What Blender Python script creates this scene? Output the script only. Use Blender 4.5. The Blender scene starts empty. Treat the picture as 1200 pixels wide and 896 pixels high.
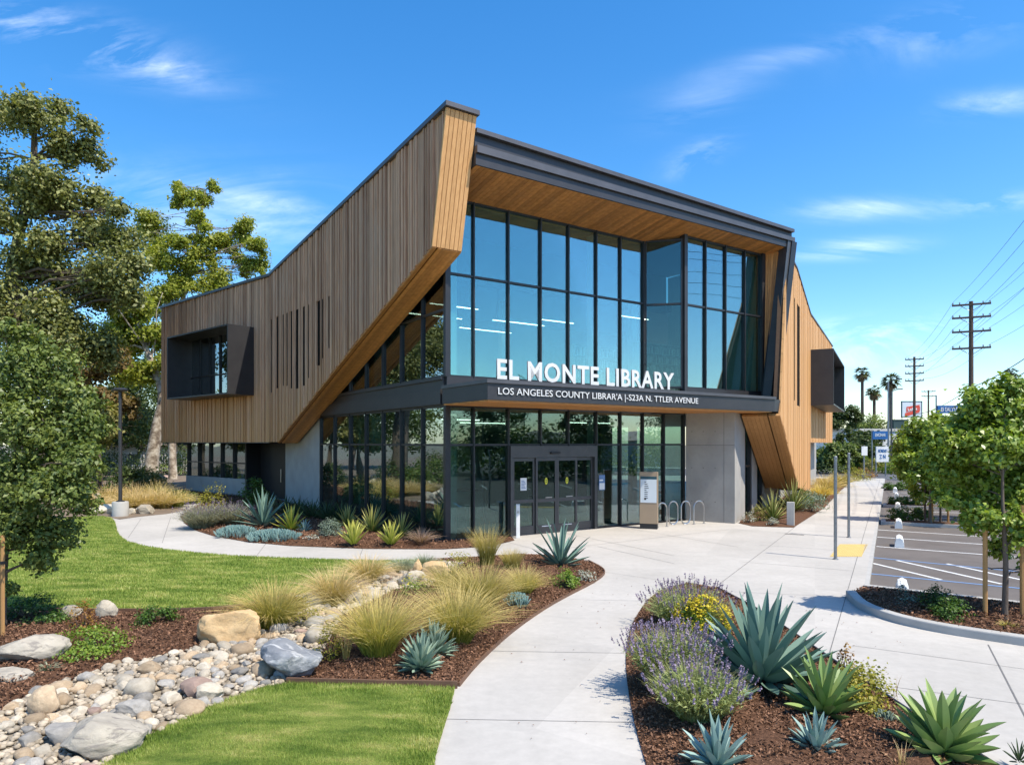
import bpy, math, random
import numpy as np
from mathutils import Vector, Matrix, noise as mnoise
from mathutils.geometry import delaunay_2d_cdt

random.seed(7)
rng = np.random.default_rng(11)
scene = bpy.context.scene
COL = scene.collection
R = math.radians

# ------------------------------------------------------------------ survey of the place
EYE = 2.8            # height of the viewpoint above the plaza
FOC, HOR, CX = 800.0, 519.0, 600.0   # survey constants: focal length and horizon row in the 1200 wide frame

def gp(px, py, z=0.0):
    """point of the level z seen at a surveyed bearing"""
    d = (EYE - z) * FOC / (py - HOR)
    return ((px - CX) / FOC * d, d, z)

def wp(px, py, d):
    return ((px - CX) / FOC * d, d, EYE + (HOR - py) / FOC * d)

# ------------------------------------------------------------------ tagging
def tag(o, label=None, cat=None, group=None, kind=None):
    if label: o['label'] = label
    if cat: o['category'] = cat
    if group: o['group'] = group
    if kind: o['kind'] = kind
    return o

def empty(name, loc=(0, 0, 0), rotz=0.0, label=None, cat=None, group=None):
    o = bpy.data.objects.new(name, None)
    COL.objects.link(o)
    o.location = loc
    o.rotation_euler = (0, 0, rotz)
    return tag(o, label, cat, group)

def copy_tree(o, parent=None):
    c = o.copy()
    COL.objects.link(c)
    if parent is not None:
        c.parent = parent
    for ch in list(o.children):
        copy_tree(ch, c)
    return c

# ------------------------------------------------------------------ meshes
def mesh_np(name, V, F, mats, parent=None, rnd=None, tt=None, smooth=False, midx=None, loc=None):
    """V (n,3); F (m,k) array of equal polygons, or list of index lists"""
    me = bpy.data.meshes.new(name)
    V = np.asarray(V, dtype=np.float32).reshape(-1, 3)
    if isinstance(F, np.ndarray):
        m, k = F.shape
        me.vertices.add(len(V)); me.vertices.foreach_set('co', V.ravel())
        me.loops.add(m * k); me.loops.foreach_set('vertex_index', F.astype(np.int32).ravel())
        me.polygons.add(m)
        me.polygons.foreach_set('loop_start', np.arange(0, m * k, k, dtype=np.int32))
        me.polygons.foreach_set('loop_total', np.full(m, k, dtype=np.int32))
        me.update(calc_edges=True)
        me.validate()
    else:
        me.from_pydata([tuple(v) for v in V], [], [tuple(f) for f in F])
        me.update()
    n = len(me.polygons)
    if rnd is not None:
        a = me.attributes.new('rnd', 'FLOAT', 'FACE'); a.data.foreach_set('value', np.asarray(rnd, dtype=np.float32)[:n])
    if tt is not None:
        a = me.attributes.new('along', 'FLOAT', 'POINT'); a.data.foreach_set('value', np.asarray(tt, dtype=np.float32))
    if not isinstance(mats, (list, tuple)):
        mats = [mats]
    for m_ in mats:
        me.materials.append(m_)
    if midx is not None:
        me.polygons.foreach_set('material_index', np.asarray(midx, dtype=np.int32))
    if smooth:
        me.polygons.foreach_set('use_smooth', np.ones(n, dtype=bool))
    o = bpy.data.objects.new(name, me)
    COL.objects.link(o)
    if parent is not None:
        o.parent = parent
        o.matrix_parent_inverse = Matrix.Identity(4)
    if loc is not None:
        o.location = loc
    return o

class MB:
    """collects shapes and links them as ONE mesh object"""
    def __init__(s):
        s.v, s.f, s.r, s.m = [], [], [], []
    def add(s, vs, fs, r=None, m=0):
        b = len(s.v)
        s.v += [tuple(x) for x in vs]
        r = random.random() if r is None else r
        for f in fs:
            s.f.append([i + b for i in f]); s.r.append(r); s.m.append(m)
    def hexa(s, p, r=None, m=0):
        """8 corners: bottom ring 0-3, top ring 4-7"""
        s.add(p, [(3, 2, 1, 0), (4, 5, 6, 7), (0, 1, 5, 4), (1, 2, 6, 5), (2, 3, 7, 6), (3, 0, 4, 7)], r, m)
    def box(s, c, sx, sy, sz, rot=0.0, r=None, m=0):
        """box standing on c"""
        ca, sa = math.cos(rot), math.sin(rot)
        q = []
        for z in (0, sz):
            for x, y in ((-1, -1), (1, -1), (1, 1), (-1, 1)):
                x *= sx / 2; y *= sy / 2
                q.append((c[0] + x * ca - y * sa, c[1] + x * sa + y * ca, c[2] + z))
        s.hexa(q, r, m)
    def fbox(s, fr, a0, a1, b0, b1, z0, z1, r=None, m=0):
        """box in a wall frame fr(a, b, z)"""
        s.hexa([fr(a0, b0, z0), fr(a1, b0, z0), fr(a1, b1, z0), fr(a0, b1, z0),
                fr(a0, b0, z1), fr(a1, b0, z1), fr(a1, b1, z1), fr(a0, b1, z1)], r, m)
    def prism(s, pts, vec, r=None, m=0):
        n = len(pts)
        q = [Vector(p) for p in pts] + [Vector(p) + Vector(vec) for p in pts]
        fs = [tuple(range(n - 1, -1, -1)), tuple(range(n, 2 * n))]
        fs += [(i, (i + 1) % n, (i + 1) % n + n, i + n) for i in range(n)]
        s.add(q, fs, r, m)
    def tube(s, pts, rad, sides=8, r=None, m=0, cap=True):
        pts = [Vector(p) for p in pts]
        if not isinstance(rad, (list, tuple)):
            rad = [rad] * len(pts)
        vs = []
        n = len(pts)
        up = None
        for i in range(n):
            d = (pts[min(i + 1, n - 1)] - pts[max(i - 1, 0)])
            d.normalize()
            if up is None:
                up = Vector((0, 0, 1)) if abs(d.z) < .9 else Vector((1, 0, 0))
            x = d.cross(up); x.normalize()
            y = x.cross(d); y.normalize(); up = y
            for k in range(sides):
                a = 2 * math.pi * k / sides
                vs.append(pts[i] + (x * math.cos(a) + y * math.sin(a)) * rad[i])
        fs = []
        for i in range(n - 1):
            for k in range(sides):
                k2 = (k + 1) % sides
                fs.append((i * sides + k, i * sides + k2, (i + 1) * sides + k2, (i + 1) * sides + k))
        if cap:
            fs.append(tuple(range(sides - 1, -1, -1)))
            fs.append(tuple((n - 1) * sides + k for k in range(sides)))
        s.add(vs, fs, r, m)
    def lathe(s, c, prof, sides=16, r=None, m=0):
        vs = []
        for (rr, z) in prof:
            for k in range(sides):
                a = 2 * math.pi * k / sides
                vs.append((c[0] + rr * math.cos(a), c[1] + rr * math.sin(a), c[2] + z))
        fs = []
        n = len(prof)
        for i in range(n - 1):
            for k in range(sides):
                k2 = (k + 1) % sides
                fs.append((i * sides + k, i * sides + k2, (i + 1) * sides + k2, (i + 1) * sides + k))
        fs.append(tuple(range(sides - 1, -1, -1)))
        fs.append(tuple((n - 1) * sides + k for k in range(sides)))
        s.add(vs, fs, r, m)
    def build(s, name, mats, parent=None, smooth=False, origin=None, bevel=0):
        v = np.array(s.v, dtype=np.float64)
        if origin is not None:
            v = v - np.array(origin)
        o = mesh_np(name, v, s.f, mats, parent, rnd=s.r, midx=s.m, smooth=False)
        if smooth:
            me = o.data
            me.polygons.foreach_set('use_smooth', np.ones(len(me.polygons), dtype=bool))
            me.set_sharp_from_angle(angle=R(40))
        if bevel:
            b = o.modifiers.new('bev', 'BEVEL'); b.width = bevel; b.segments = 2; b.limit_method = 'ANGLE'
        return o

# ------------------------------------------------------------------ materials
def nt_new(name):
    m = bpy.data.materials.new(name)
    m.use_nodes = True
    nt = m.node_tree
    nt.nodes.clear()
    return m, nt

def N(nt, t, **kw):
    n = nt.nodes.new(t)
    for k, v in kw.items():
        if k.startswith('i_'):
            n.inputs[k[2:].replace('_', ' ')].default_value = v
        else:
            setattr(n, k, v)
    return n

def rgb(c):
    return (c[0], c[1], c[2], 1.0)

def ramp(nt, fac, stops):
    r_ = N(nt, 'ShaderNodeValToRGB')
    el = r_.color_ramp.elements
    while len(el) < len(stops):
        el.new(.5)
    for e, (p, c) in zip(el, stops):
        e.position = p; e.color = rgb(c)
    nt.links.new(fac, r_.inputs['Fac'])
    return r_.outputs['Color']

def noise_tex(nt, scale, detail=4, rough=.55, stretch=None, dist=0.0, coord='Object', rot=None):
    tc = N(nt, 'ShaderNodeTexCoord')
    src = tc.outputs[coord]
    if stretch or rot:
        mp = N(nt, 'ShaderNodeMapping')
        if stretch: mp.inputs['Scale'].default_value = stretch
        if rot: mp.inputs['Rotation'].default_value = rot
        nt.links.new(src, mp.inputs['Vector']); src = mp.outputs['Vector']
    n = N(nt, 'ShaderNodeTexNoise')
    n.inputs['Scale'].default_value = scale
    n.inputs['Detail'].default_value = detail
    n.inputs['Roughness'].default_value = rough
    n.inputs['Distortion'].default_value = dist
    nt.links.new(src, n.inputs['Vector'])
    return n

def mix_rgb(nt, fac, a, b, mode='MIX'):
    n = N(nt, 'ShaderNodeMix', data_type='RGBA', blend_type=mode)
    for sock, v in ((n.inputs[0], fac), (n.inputs[6], a), (n.inputs[7], b)):
        if isinstance(v, bpy.types.NodeSocket):
            nt.links.new(v, sock)
        elif isinstance(v, (int, float)):
            sock.default_value = v
        else:
            sock.default_value = rgb(v)
    return n.outputs[2]

def math_n(nt, op, a, b=None, c=None, clamp=False):
    n = N(nt, 'ShaderNodeMath', operation=op, use_clamp=clamp)
    for i, v in enumerate((a, b, c)):
        if v is None: continue
        if isinstance(v, bpy.types.NodeSocket): nt.links.new(v, n.inputs[i])
        else: n.inputs[i].default_value = v
    return n.outputs[0]

def pmat(name, c1, c2=None, rough=.6, metal=0.0, scale=6, detail=5, stretch=None, bump=0.0, bscale=50, bstretch=None,
         attr=0.0, blotch=None, spec=.5, objrand=0.0, stops=None, bdist=.01):
    """painted / stone / wood / metal: a noise between two colours, optional per-piece and per-object variation, bump"""
    m, nt = nt_new(name)
    out = N(nt, 'ShaderNodeOutputMaterial')
    bs = N(nt, 'ShaderNodeBsdfPrincipled')
    nt.links.new(bs.outputs[0], out.inputs[0])
    c2 = c2 or tuple(x * .75 for x in c1)
    n = noise_tex(nt, scale, detail, .6, stretch)
    fac = n.outputs['Fac']
    col = ramp(nt, fac, stops or [(.3, c2), (.7, c1)])
    if blotch:
        n3 = noise_tex(nt, blotch[0], 3, .6)
        f3 = math_n(nt, 'MULTIPLY', math_n(nt, 'SUBTRACT', n3.outputs['Fac'], .48), 4.0, clamp=True)
        col = mix_rgb(nt, math_n(nt, 'MULTIPLY', f3, blotch[2]), col, blotch[1])
    if attr:
        at = N(nt, 'ShaderNodeAttribute', attribute_name='rnd')
        v = math_n(nt, 'MULTIPLY_ADD', at.outputs['Fac'], 2 * attr, 1 - attr)
        hs = N(nt, 'ShaderNodeHueSaturation')
        nt.links.new(v, hs.inputs['Value']); nt.links.new(col, hs.inputs['Color'])
        col = hs.outputs[0]
    if objrand:
        oi = N(nt, 'ShaderNodeObjectInfo')
        v = math_n(nt, 'MULTIPLY_ADD', oi.outputs['Random'], 2 * objrand, 1 - objrand)
        hs = N(nt, 'ShaderNodeHueSaturation')
        nt.links.new(v, hs.inputs['Value']); nt.links.new(col, hs.inputs['Color'])
        col = hs.outputs[0]
    nt.links.new(col, bs.inputs['Base Color'])
    bs.inputs['Roughness'].default_value = rough
    bs.inputs['Metallic'].default_value = metal
    bs.inputs['Specular IOR Level'].default_value = spec
    if bump:
        n2 = noise_tex(nt, bscale, 5, .65, bstretch)
        b = N(nt, 'ShaderNodeBump'); b.inputs['Strength'].default_value = bump; b.inputs['Distance'].default_value = bdist
        nt.links.new(n2.outputs['Fac'], b.inputs['Height']); nt.links.new(b.outputs[0], bs.inputs['Normal'])
    return m

def leafmat(name, dark, light, tip=None, rough=.5, trans=.3, spec=.35, tcol=None):
    """leaves: colour differs from leaf to leaf; tip: second colour towards the end of a blade"""
    m, nt = nt_new(name)
    out = N(nt, 'ShaderNodeOutputMaterial')
    bs = N(nt, 'ShaderNodeBsdfPrincipled')
    at = N(nt, 'ShaderNodeAttribute', attribute_name='rnd')
    col = ramp(nt, at.outputs['Fac'], [(0.0, dark), (.6, tuple((a + b) / 2 for a, b in zip(dark, light))), (1.0, light)])
    if tip:
        al = N(nt, 'ShaderNodeAttribute', attribute_name='along')
        f = ramp(nt, al.outputs['Fac'], [(.25, (0, 0, 0)), (.8, (1, 1, 1))])
        col = mix_rgb(nt, f, col, tip)
    nt.links.new(col, bs.inputs['Base Color'])
    bs.inputs['Roughness'].default_value = rough
    bs.inputs['Specular IOR Level'].default_value = spec
    if trans > 0:
        tr = N(nt, 'ShaderNodeBsdfTranslucent')
        tc = mix_rgb(nt, 1.0, col, tcol or (1.25, 1.35, .55), 'MULTIPLY')
        nt.links.new(tc, tr.inputs['Color'])
        mx = N(nt, 'ShaderNodeMixShader'); mx.inputs[0].default_value = trans
        nt.links.new(bs.outputs[0], mx.inputs[1]); nt.links.new(tr.outputs[0], mx.inputs[2])
        nt.links.new(mx.outputs[0], out.inputs[0])
    else:
        nt.links.new(bs.outputs[0], out.inputs[0])
    return m

def glassmat(name, tint, refl=.25, rcol=(.85, .95, 1.0)):
    m, nt = nt_new(name)
    out = N(nt, 'ShaderNodeOutputMaterial')
    tr = N(nt, 'ShaderNodeBsdfTransparent'); tr.inputs['Color'].default_value = rgb(tint)
    gl = N(nt, 'ShaderNodeBsdfGlossy'); gl.inputs['Roughness'].default_value = 0.0; gl.inputs['Color'].default_value = rgb(rcol)
    nz = noise_tex(nt, .55, 1)
    bp = N(nt, 'ShaderNodeBump'); bp.inputs['Strength'].default_value = .12; bp.inputs['Distance'].default_value = .05
    nt.links.new(nz.outputs['Fac'], bp.inputs['Height']); nt.links.new(bp.outputs[0], gl.inputs['Normal'])
    fr = N(nt, 'ShaderNodeFresnel'); fr.inputs['IOR'].default_value = 1.5
    f = math_n(nt, 'MULTIPLY_ADD', fr.outputs[0], 1.2, refl, clamp=True)
    geo = N(nt, 'ShaderNodeNewGeometry')
    f = math_n(nt, 'MULTIPLY', f, math_n(nt, 'MULTIPLY_ADD', geo.outputs['Backfacing'], -.8, 1.0))
    mx = N(nt, 'ShaderNodeMixShader')
    nt.links.new(f, mx.inputs[0]); nt.links.new(tr.outputs[0], mx.inputs[1]); nt.links.new(gl.outputs[0], mx.inputs[2])
    nt.links.new(mx.outputs[0], out.inputs[0])
    return m

def emit(name, c, s):
    m, nt = nt_new(name)
    out = N(nt, 'ShaderNodeOutputMaterial')
    e = N(nt, 'ShaderNodeEmission'); e.inputs[0].default_value = rgb(c); e.inputs[1].default_value = s
    nt.links.new(e.outputs[0], out.inputs[0])
    return m

M = {}
# timber: long grain along z for the walls
M['cedar_weathered_bounce'] = pmat('cedar_weathered_bounce', (.59, .355, .225), (.36, .205, .125), rough=.75, scale=3, stretch=(6, 6, .35), bump=.25, bscale=30, bstretch=(5, 5, .3), attr=.27, blotch=(.35, (.46, .32, .23), .45), spec=.2)
M['cedar_warm'] = pmat('cedar_warm', (.52, .28, .115), (.38, .19, .07), rough=.6, scale=3, stretch=(6, 6, .35), bump=.2, bscale=30, bstretch=(5, 5, .3), attr=.16, spec=.25)
M['cedar_pale'] = pmat('cedar_pale', (.68, .385, .165), (.55, .29, .115), rough=.65, scale=3, stretch=(6, 6, .35), bump=.2, bscale=30, bstretch=(5, 5, .3), attr=.1, spec=.2)
M['cedar_soffit'] = pmat('cedar_soffit', (.66, .315, .095), (.48, .205, .06), rough=.5, scale=2.5, stretch=(3, 3, 1), bump=.1, attr=.28, spec=.3)
M['wood_gap'] = pmat('wood_gap', (.10, .06, .035), rough=.9)
M['metal_dark'] = pmat('metal_dark', (.052, .05, .052), (.04, .039, .042), rough=.42, metal=.35, scale=2, bump=.02, bscale=8)
M['metal_black'] = pmat('metal_black', (.014, .014, .016), (.01, .01, .012), rough=.45, scale=2)
M['metal_frame'] = pmat('metal_frame', (.035, .036, .04), (.026, .027, .03), rough=.4, metal=.3, scale=2)
M['metal_grey'] = pmat('metal_grey', (.10, .099, .10), (.08, .08, .082), rough=.4, metal=.5, scale=3)
M['metal_cap'] = pmat('metal_cap', (.11, .105, .11), (.085, .083, .088), rough=.42, metal=.4, scale=2)
M['steel'] = pmat('steel', (.55, .55, .56), (.45, .45, .46), rough=.3, metal=1.0, scale=20)
M['galv'] = pmat('galv', (.32, .33, .34), (.22, .23, .24), rough=.45, metal=.8, scale=15)
M['concrete_wall'] = pmat('concrete_wall', (.42, .40, .365), (.31, .295, .27), rough=.8, scale=1.6, detail=8, bump=.15, bscale=25, blotch=(3.2, (.25, .245, .24), .5), spec=.25)
M['kerb'] = pmat('kerb', (.44, .425, .395), (.36, .35, .325), rough=.85, scale=3, detail=8, bump=.1, bscale=80, spec=.2)
M['white_paint'] = pmat('white_paint', (.78, .78, .76), (.70, .70, .68), rough=.6, scale=5)
M['road_paint'] = pmat('road_paint', (.72, .72, .70), (.5, .5, .49), rough=.8, scale=9, detail=8)
M['blue_paint'] = pmat('blue_paint', (.16, .27, .46), (.12, .2, .36), rough=.8, scale=9, detail=8)
M['tactile'] = pmat('tactile', (.62, .45, .16), (.54, .38, .12), rough=.75, scale=6)
M['plaster'] = pmat('plaster', (.62, .63, .60), (.55, .56, .54), rough=.9, scale=2)
M['inner_floor'] = pmat('inner_floor', (.22, .22, .21), (.16, .16, .155), rough=.4, scale=2)
M['dark_inner'] = pmat('dark_inner', (.09, .095, .095), rough=.8)
M['book'] = pmat('book', (.50, .45, .38), (.3, .27, .24), rough=.8, attr=.7, scale=30)
M['teal_fabric'] = pmat('teal_fabric', (.06, .30, .29), (.04, .24, .23), rough=.85, scale=8)
M['glass_up'] = glassmat('glass_up', (.64, .86, .84), .36, (.80, .97, 1.0))
M['glass_bay'] = glassmat('glass_bay', (.66, .86, .84), .22, (.80, .97, 1.0))
M['glass_low'] = glassmat('glass_low', (.50, .66, .62), .20)
M['glass_dark'] = glassmat('glass_dark', (.30, .38, .36), .20)
M['lamp_glow'] = emit('lamp_glow', (1.0, .93, .8), 5.0)
M['letter'] = pmat('letter', (.64, .64, .63), (.57, .57, .56), rough=.4, scale=5)
M['letter_side'] = pmat('letter_side', (.22, .22, .22), rough=.5)
M['bark'] = pmat('bark', (.16, .12, .09), (.07, .052, .04), rough=.9, scale=7, stretch=(1, 1, .3), bump=.6, bscale=14, bstretch=(1, 1, .25), bdist=.03)
M['bark_pale'] = pmat('bark_pale', (.62, .56, .46), (.28, .22, .16), rough=.85, scale=2.6, detail=8, bump=.3, bscale=12, bdist=.02, stops=[(.36, (.12, .085, .06)), (.48, (.30, .24, .175)), (.58, (.50, .43, .34)), (.68, (.62, .56, .46))])
M['stake'] = pmat('stake', (.45, .25, .09), (.32, .17, .06), rough=.8, scale=4, stretch=(5, 5, .4))
M['pole_wood'] = pmat('pole_wood', (.11, .075, .055), (.07, .048, .036), rough=.9, scale=3, stretch=(5, 5, .3))
M['wire'] = pmat('wire', (.02, .02, .022), rough=.6)
M['asphalt'] = pmat('asphalt', (.165, .145, .13), (.115, .10, .09), rough=.9, scale=1.2, detail=9, bump=.3, bscale=220, blotch=(.6, (.085, .082, .08), .5), spec=.2)
M['street'] = pmat('street', (.10, .10, .105), (.075, .075, .078), rough=.9, scale=.3, detail=6)
M['dirt'] = pmat('dirt', (.21, .155, .105), (.13, .095, .065), rough=.95, scale=1.5, detail=8, bump=.4, bscale=30)
M['far_ground'] = pmat('far_ground', (.20, .175, .12), (.13, .12, .08), rough=.95, scale=.2, detail=8)
M['mulch'] = pmat('mulch', (.19, .098, .056), (.06, .03, .018), rough=.95, scale=38, detail=6, bump=1.0, bscale=42, bdist=.03, spec=.15)
M['chip'] = pmat('chip', (.24, .13, .078), (.12, .064, .038), rough=.9, scale=20, attr=.65, spec=.15)
M['gravel'] = pmat('gravel', (.46, .39, .29), (.28, .23, .17), rough=.9, scale=14, attr=.35, spec=.2)
M['edging'] = pmat('edging', (.16, .085, .05), (.10, .055, .033), rough=.7, scale=5)
M['tan_metal'] = pmat('tan_metal', (.36, .27, .18), (.33, .245, .165), rough=.5, metal=.2, scale=2)
M['panel_white'] = pmat('panel_white', (.60, .66, .70), (.56, .62, .66), rough=.35, scale=2)
M['blue_sign'] = pmat('blue_sign', (.015, .12, .34), (.012, .10, .3), rough=.5, scale=2)
M['teal_dark'] = pmat('teal_dark', (.012, .07, .10), rough=.4)
M['red_sign'] = pmat('red_sign', (.62, .07, .035), (.55, .06, .03), rough=.5, scale=3)
M['yellow_sign'] = pmat('yellow_sign', (.68, .66, .05), rough=.5)
M['dark_green_box'] = pmat('dark_green_box', (.02, .05, .05), rough=.6)
M['roof_far'] = pmat('roof_far', (.35, .30, .27), (.27, .23, .2), rough=.9, scale=2)
M['wall_far'] = pmat('wall_far', (.62, .60, .56), (.55, .53, .5), rough=.9, scale=1)

def bounce_tinted_timber():
    """weathered brown grey boards; the honey tint low down is painted ground bounce light"""
    m = M['cedar_weathered_bounce']; nt = m.node_tree
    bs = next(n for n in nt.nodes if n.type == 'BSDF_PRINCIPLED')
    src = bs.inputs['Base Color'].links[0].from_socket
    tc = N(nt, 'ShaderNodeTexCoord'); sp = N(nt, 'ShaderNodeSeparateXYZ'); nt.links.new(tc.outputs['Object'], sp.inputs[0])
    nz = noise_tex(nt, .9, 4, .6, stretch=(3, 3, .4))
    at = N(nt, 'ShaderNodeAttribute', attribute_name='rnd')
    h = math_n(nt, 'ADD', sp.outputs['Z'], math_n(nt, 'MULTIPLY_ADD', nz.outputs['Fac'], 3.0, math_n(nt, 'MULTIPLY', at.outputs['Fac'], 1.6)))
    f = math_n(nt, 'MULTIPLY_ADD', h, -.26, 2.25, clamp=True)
    c = mix_rgb(nt, math_n(nt, 'MULTIPLY', f, .75), src, (.58, .30, .11))  # warm light bounced off the ground, mixed into the lower boards' colour
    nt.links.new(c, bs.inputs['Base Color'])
bounce_tinted_timber()

def lawn_material():
    m, nt = nt_new('lawn')
    out = N(nt, 'ShaderNodeOutputMaterial'); bs = N(nt, 'ShaderNodeBsdfPrincipled')
    n1 = noise_tex(nt, 1.5, 7, .68, stretch=(.8, 2.4, 1), rot=(0, 0, .35))
    n2 = noise_tex(nt, 60, 4, .7)
    c = ramp(nt, n1.outputs['Fac'], [(.36, (.10, .16, .028)), (.52, (.21, .265, .055)), (.66, (.36, .35, .11))])
    c2 = ramp(nt, n2.outputs['Fac'], [(.3, (.55, .55, .5)), (.7, (1.25, 1.2, 1.1))])
    c = mix_rgb(nt, 1.0, c, c2, 'MULTIPLY')
    nt.links.new(c, bs.inputs['Base Color'])
    bs.inputs['Roughness'].default_value = .9; bs.inputs['Specular IOR Level'].default_value = .15
    b = N(nt, 'ShaderNodeBump'); b.inputs['Strength'].default_value = .9; b.inputs['Distance'].default_value = .03
    nt.links.new(n2.outputs['Fac'], b.inputs['Height']); nt.links.new(b.outputs[0], bs.inputs['Normal'])
    nt.links.new(bs.outputs[0], out.inputs[0])
    return m

def grass_material():
    m, nt = nt_new('grass_blade')
    out = N(nt, 'ShaderNodeOutputMaterial'); bs = N(nt, 'ShaderNodeBsdfPrincipled')
    at = N(nt, 'ShaderNodeAttribute', attribute_name='rnd')
    n1 = noise_tex(nt, 1.5, 7, .68, stretch=(.8, 2.4, 1), rot=(0, 0, .35))
    f = math_n(nt, 'MULTIPLY_ADD', at.outputs['Fac'], .45, math_n(nt, 'MULTIPLY_ADD', n1.outputs['Fac'], 2.3, -.86), clamp=True)
    c = ramp(nt, f, [(0, (.085, .15, .022)), (.38, (.21, .295, .05)), (.72, (.38, .43, .11)), (1, (.58, .53, .23))])
    nt.links.new(c, bs.inputs['Base Color']); bs.inputs['Roughness'].default_value = .55
    bs.inputs['Specular IOR Level'].default_value = .25
    tr = N(nt, 'ShaderNodeBsdfTranslucent')
    nt.links.new(mix_rgb(nt, 1.0, c, (1.2, 1.3, .6), 'MULTIPLY'), tr.inputs['Color'])
    mx = N(nt, 'ShaderNodeMixShader'); mx.inputs[0].default_value = .3
    nt.links.new(bs.outputs[0], mx.inputs[1]); nt.links.new(tr.outputs[0], mx.inputs[2])
    nt.links.new(mx.outputs[0], out.inputs[0])
    return m

def concrete_material():
    m, nt = nt_new('plaza_concrete')
    out = N(nt, 'ShaderNodeOutputMaterial'); bs = N(nt, 'ShaderNodeBsdfPrincipled')
    n1 = noise_tex(nt, .45, 7, .62)
    n2 = noise_tex(nt, 7, 8, .7)
    n4 = noise_tex(nt, 1.3, 6, .7, stretch=(.5, 1.6, 1), rot=(0, 0, .5))
    c = ramp(nt, n1.outputs['Fac'], [(.3, (.41, .385, .345)), (.7, (.495, .465, .42))])
    c = mix_rgb(nt, 1.0, c, ramp(nt, n2.outputs['Fac'], [(.3, (.9, .9, .9)), (.7, (1.04, 1.04, 1.04))]), 'MULTIPLY')
    st = ramp(nt, n4.outputs['Fac'], [(.54, (0, 0, 0)), (.74, (1, 1, 1))])
    c = mix_rgb(nt, math_n(nt, 'MULTIPLY', st, .42), c, (.33, .315, .29))
    # one pour differs a little from the next
    tc = N(nt, 'ShaderNodeTexCoord'); mp = N(nt, 'ShaderNodeMapping'); mp.inputs['Rotation'].default_value = (0, 0, R(29)); mp.inputs['Scale'].default_value = (1 / 2.4, 1 / 3.0, 1)
    nt.links.new(tc.outputs['Object'], mp.inputs[0])
    fl = N(nt, 'ShaderNodeVectorMath', operation='FLOOR'); nt.links.new(mp.outputs[0], fl.inputs[0])
    wn = N(nt, 'ShaderNodeTexWhiteNoise', noise_dimensions='2D'); nt.links.new(fl.outputs[0], wn.inputs['Vector'])
    hv = N(nt, 'ShaderNodeHueSaturation'); nt.links.new(math_n(nt, 'MULTIPLY_ADD', wn.outputs['Value'], .09, .955), hv.inputs['Value']); nt.links.new(c, hv.inputs['Color']); c = hv.outputs[0]
    sp = noise_tex(nt, 16, 2, .5)
    f2 = ramp(nt, sp.outputs['Fac'], [(.76, (0, 0, 0)), (.8, (1, 1, 1))])
    c = mix_rgb(nt, math_n(nt, 'MULTIPLY', f2, .35), c, (.3, .29, .27))
    nt.links.new(c, bs.inputs['Base Color'])
    bs.inputs['Roughness'].default_value = .85; bs.inputs['Specular IOR Level'].default_value = .2
    n3 = noise_tex(nt, 150, 3, .7)
    b = N(nt, 'ShaderNodeBump'); b.inputs['Strength'].default_value = .12; b.inputs['Distance'].default_value = .004
    nt.links.new(n3.outputs['Fac'], b.inputs['Height']); nt.links.new(b.outputs[0], bs.inputs['Normal'])
    nt.links.new(bs.outputs[0], out.inputs[0])
    return m

M['lawn'] = lawn_material()
M['grass'] = grass_material()
M['slit_dark'] = pmat('slit_dark', (.018, .014, .012), rough=.95, spec=.03)
M['plaza'] = concrete_material()
M['joint'] = pmat('joint', (.17, .165, .155), rough=.9)

# ------------------------------------------------------------------ outlines and ground sheets
def spline(pts, n=6, closed=True):
    P_ = [np.array(p, dtype=float) for p in pts]
    out = []
    k = len(P_)
    rng_ = range(k) if closed else range(k - 1)
    for i in rng_:
        p0 = P_[(i - 1) % k] if closed or i > 0 else P_[i]
        p1 = P_[i]; p2 = P_[(i + 1) % k]
        p3 = P_[(i + 2) % k] if closed or i + 2 < k else P_[(i + 1) % k]
        for j in range(n):
            t = j / n
            out.append(tuple(.5 * ((2 * p1) + (-p0 + p2) * t + (2 * p0 - 5 * p1 + 4 * p2 - p3) * t * t + (-p0 + 3 * p1 - 3 * p2 + p3) * t ** 3)))
    if not closed:
        out.append(tuple(P_[-1]))
    return out

def inside(poly, X, Y):
    poly = np.asarray(poly)[:, :2]
    c = np.zeros(len(X), dtype=bool)
    j = len(poly) - 1
    for i in range(len(poly)):
        xi, yi = poly[i]; xj, yj = poly[j]
        hit = ((yi > Y) != (yj > Y))
        with np.errstate(divide='ignore', invalid='ignore'):
            xc = (xj - xi) * (Y - yi) / (yj - yi + 1e-12) + xi
        c ^= hit & (X < xc)
        j = i
    return c

def scatter_in(poly, density, cap=400000, near=None):
    """random points in a polygon; near(x,y) gives an acceptance 0..1"""
    a = np.asarray(poly)[:, :2]
    x0, y0 = a.min(0); x1, y1 = a.max(0)
    n = int(min((x1 - x0) * (y1 - y0) * density, cap))
    X = rng.uniform(x0, x1, n); Y = rng.uniform(y0, y1, n)
    k = inside(a, X, Y)
    X, Y = X[k], Y[k]
    if near is not None:
        k = rng.random(len(X)) < near(X, Y)
        X, Y = X[k], Y[k]
    return X, Y

def seg_dist(poly, X, Y):
    a = np.asarray(poly)[:, :2]
    best = np.full(len(X), 1e9)
    for i in range(len(a)):
        p, q = a[i], a[(i + 1) % len(a)]
        d = q - p; L = max(float(d @ d), 1e-9)
        t = np.clip(((X - p[0]) * d[0] + (Y - p[1]) * d[1]) / L, 0, 1)
        best = np.minimum(best, np.hypot(X - p[0] - t * d[0], Y - p[1] - t * d[1]))
    return best

def relief(X, Y, amp, f, seed=0.0):
    return np.array([mnoise.noise(Vector((x * f + seed, y * f - seed, seed))) for x, y in zip(X, Y)]) * amp

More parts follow.
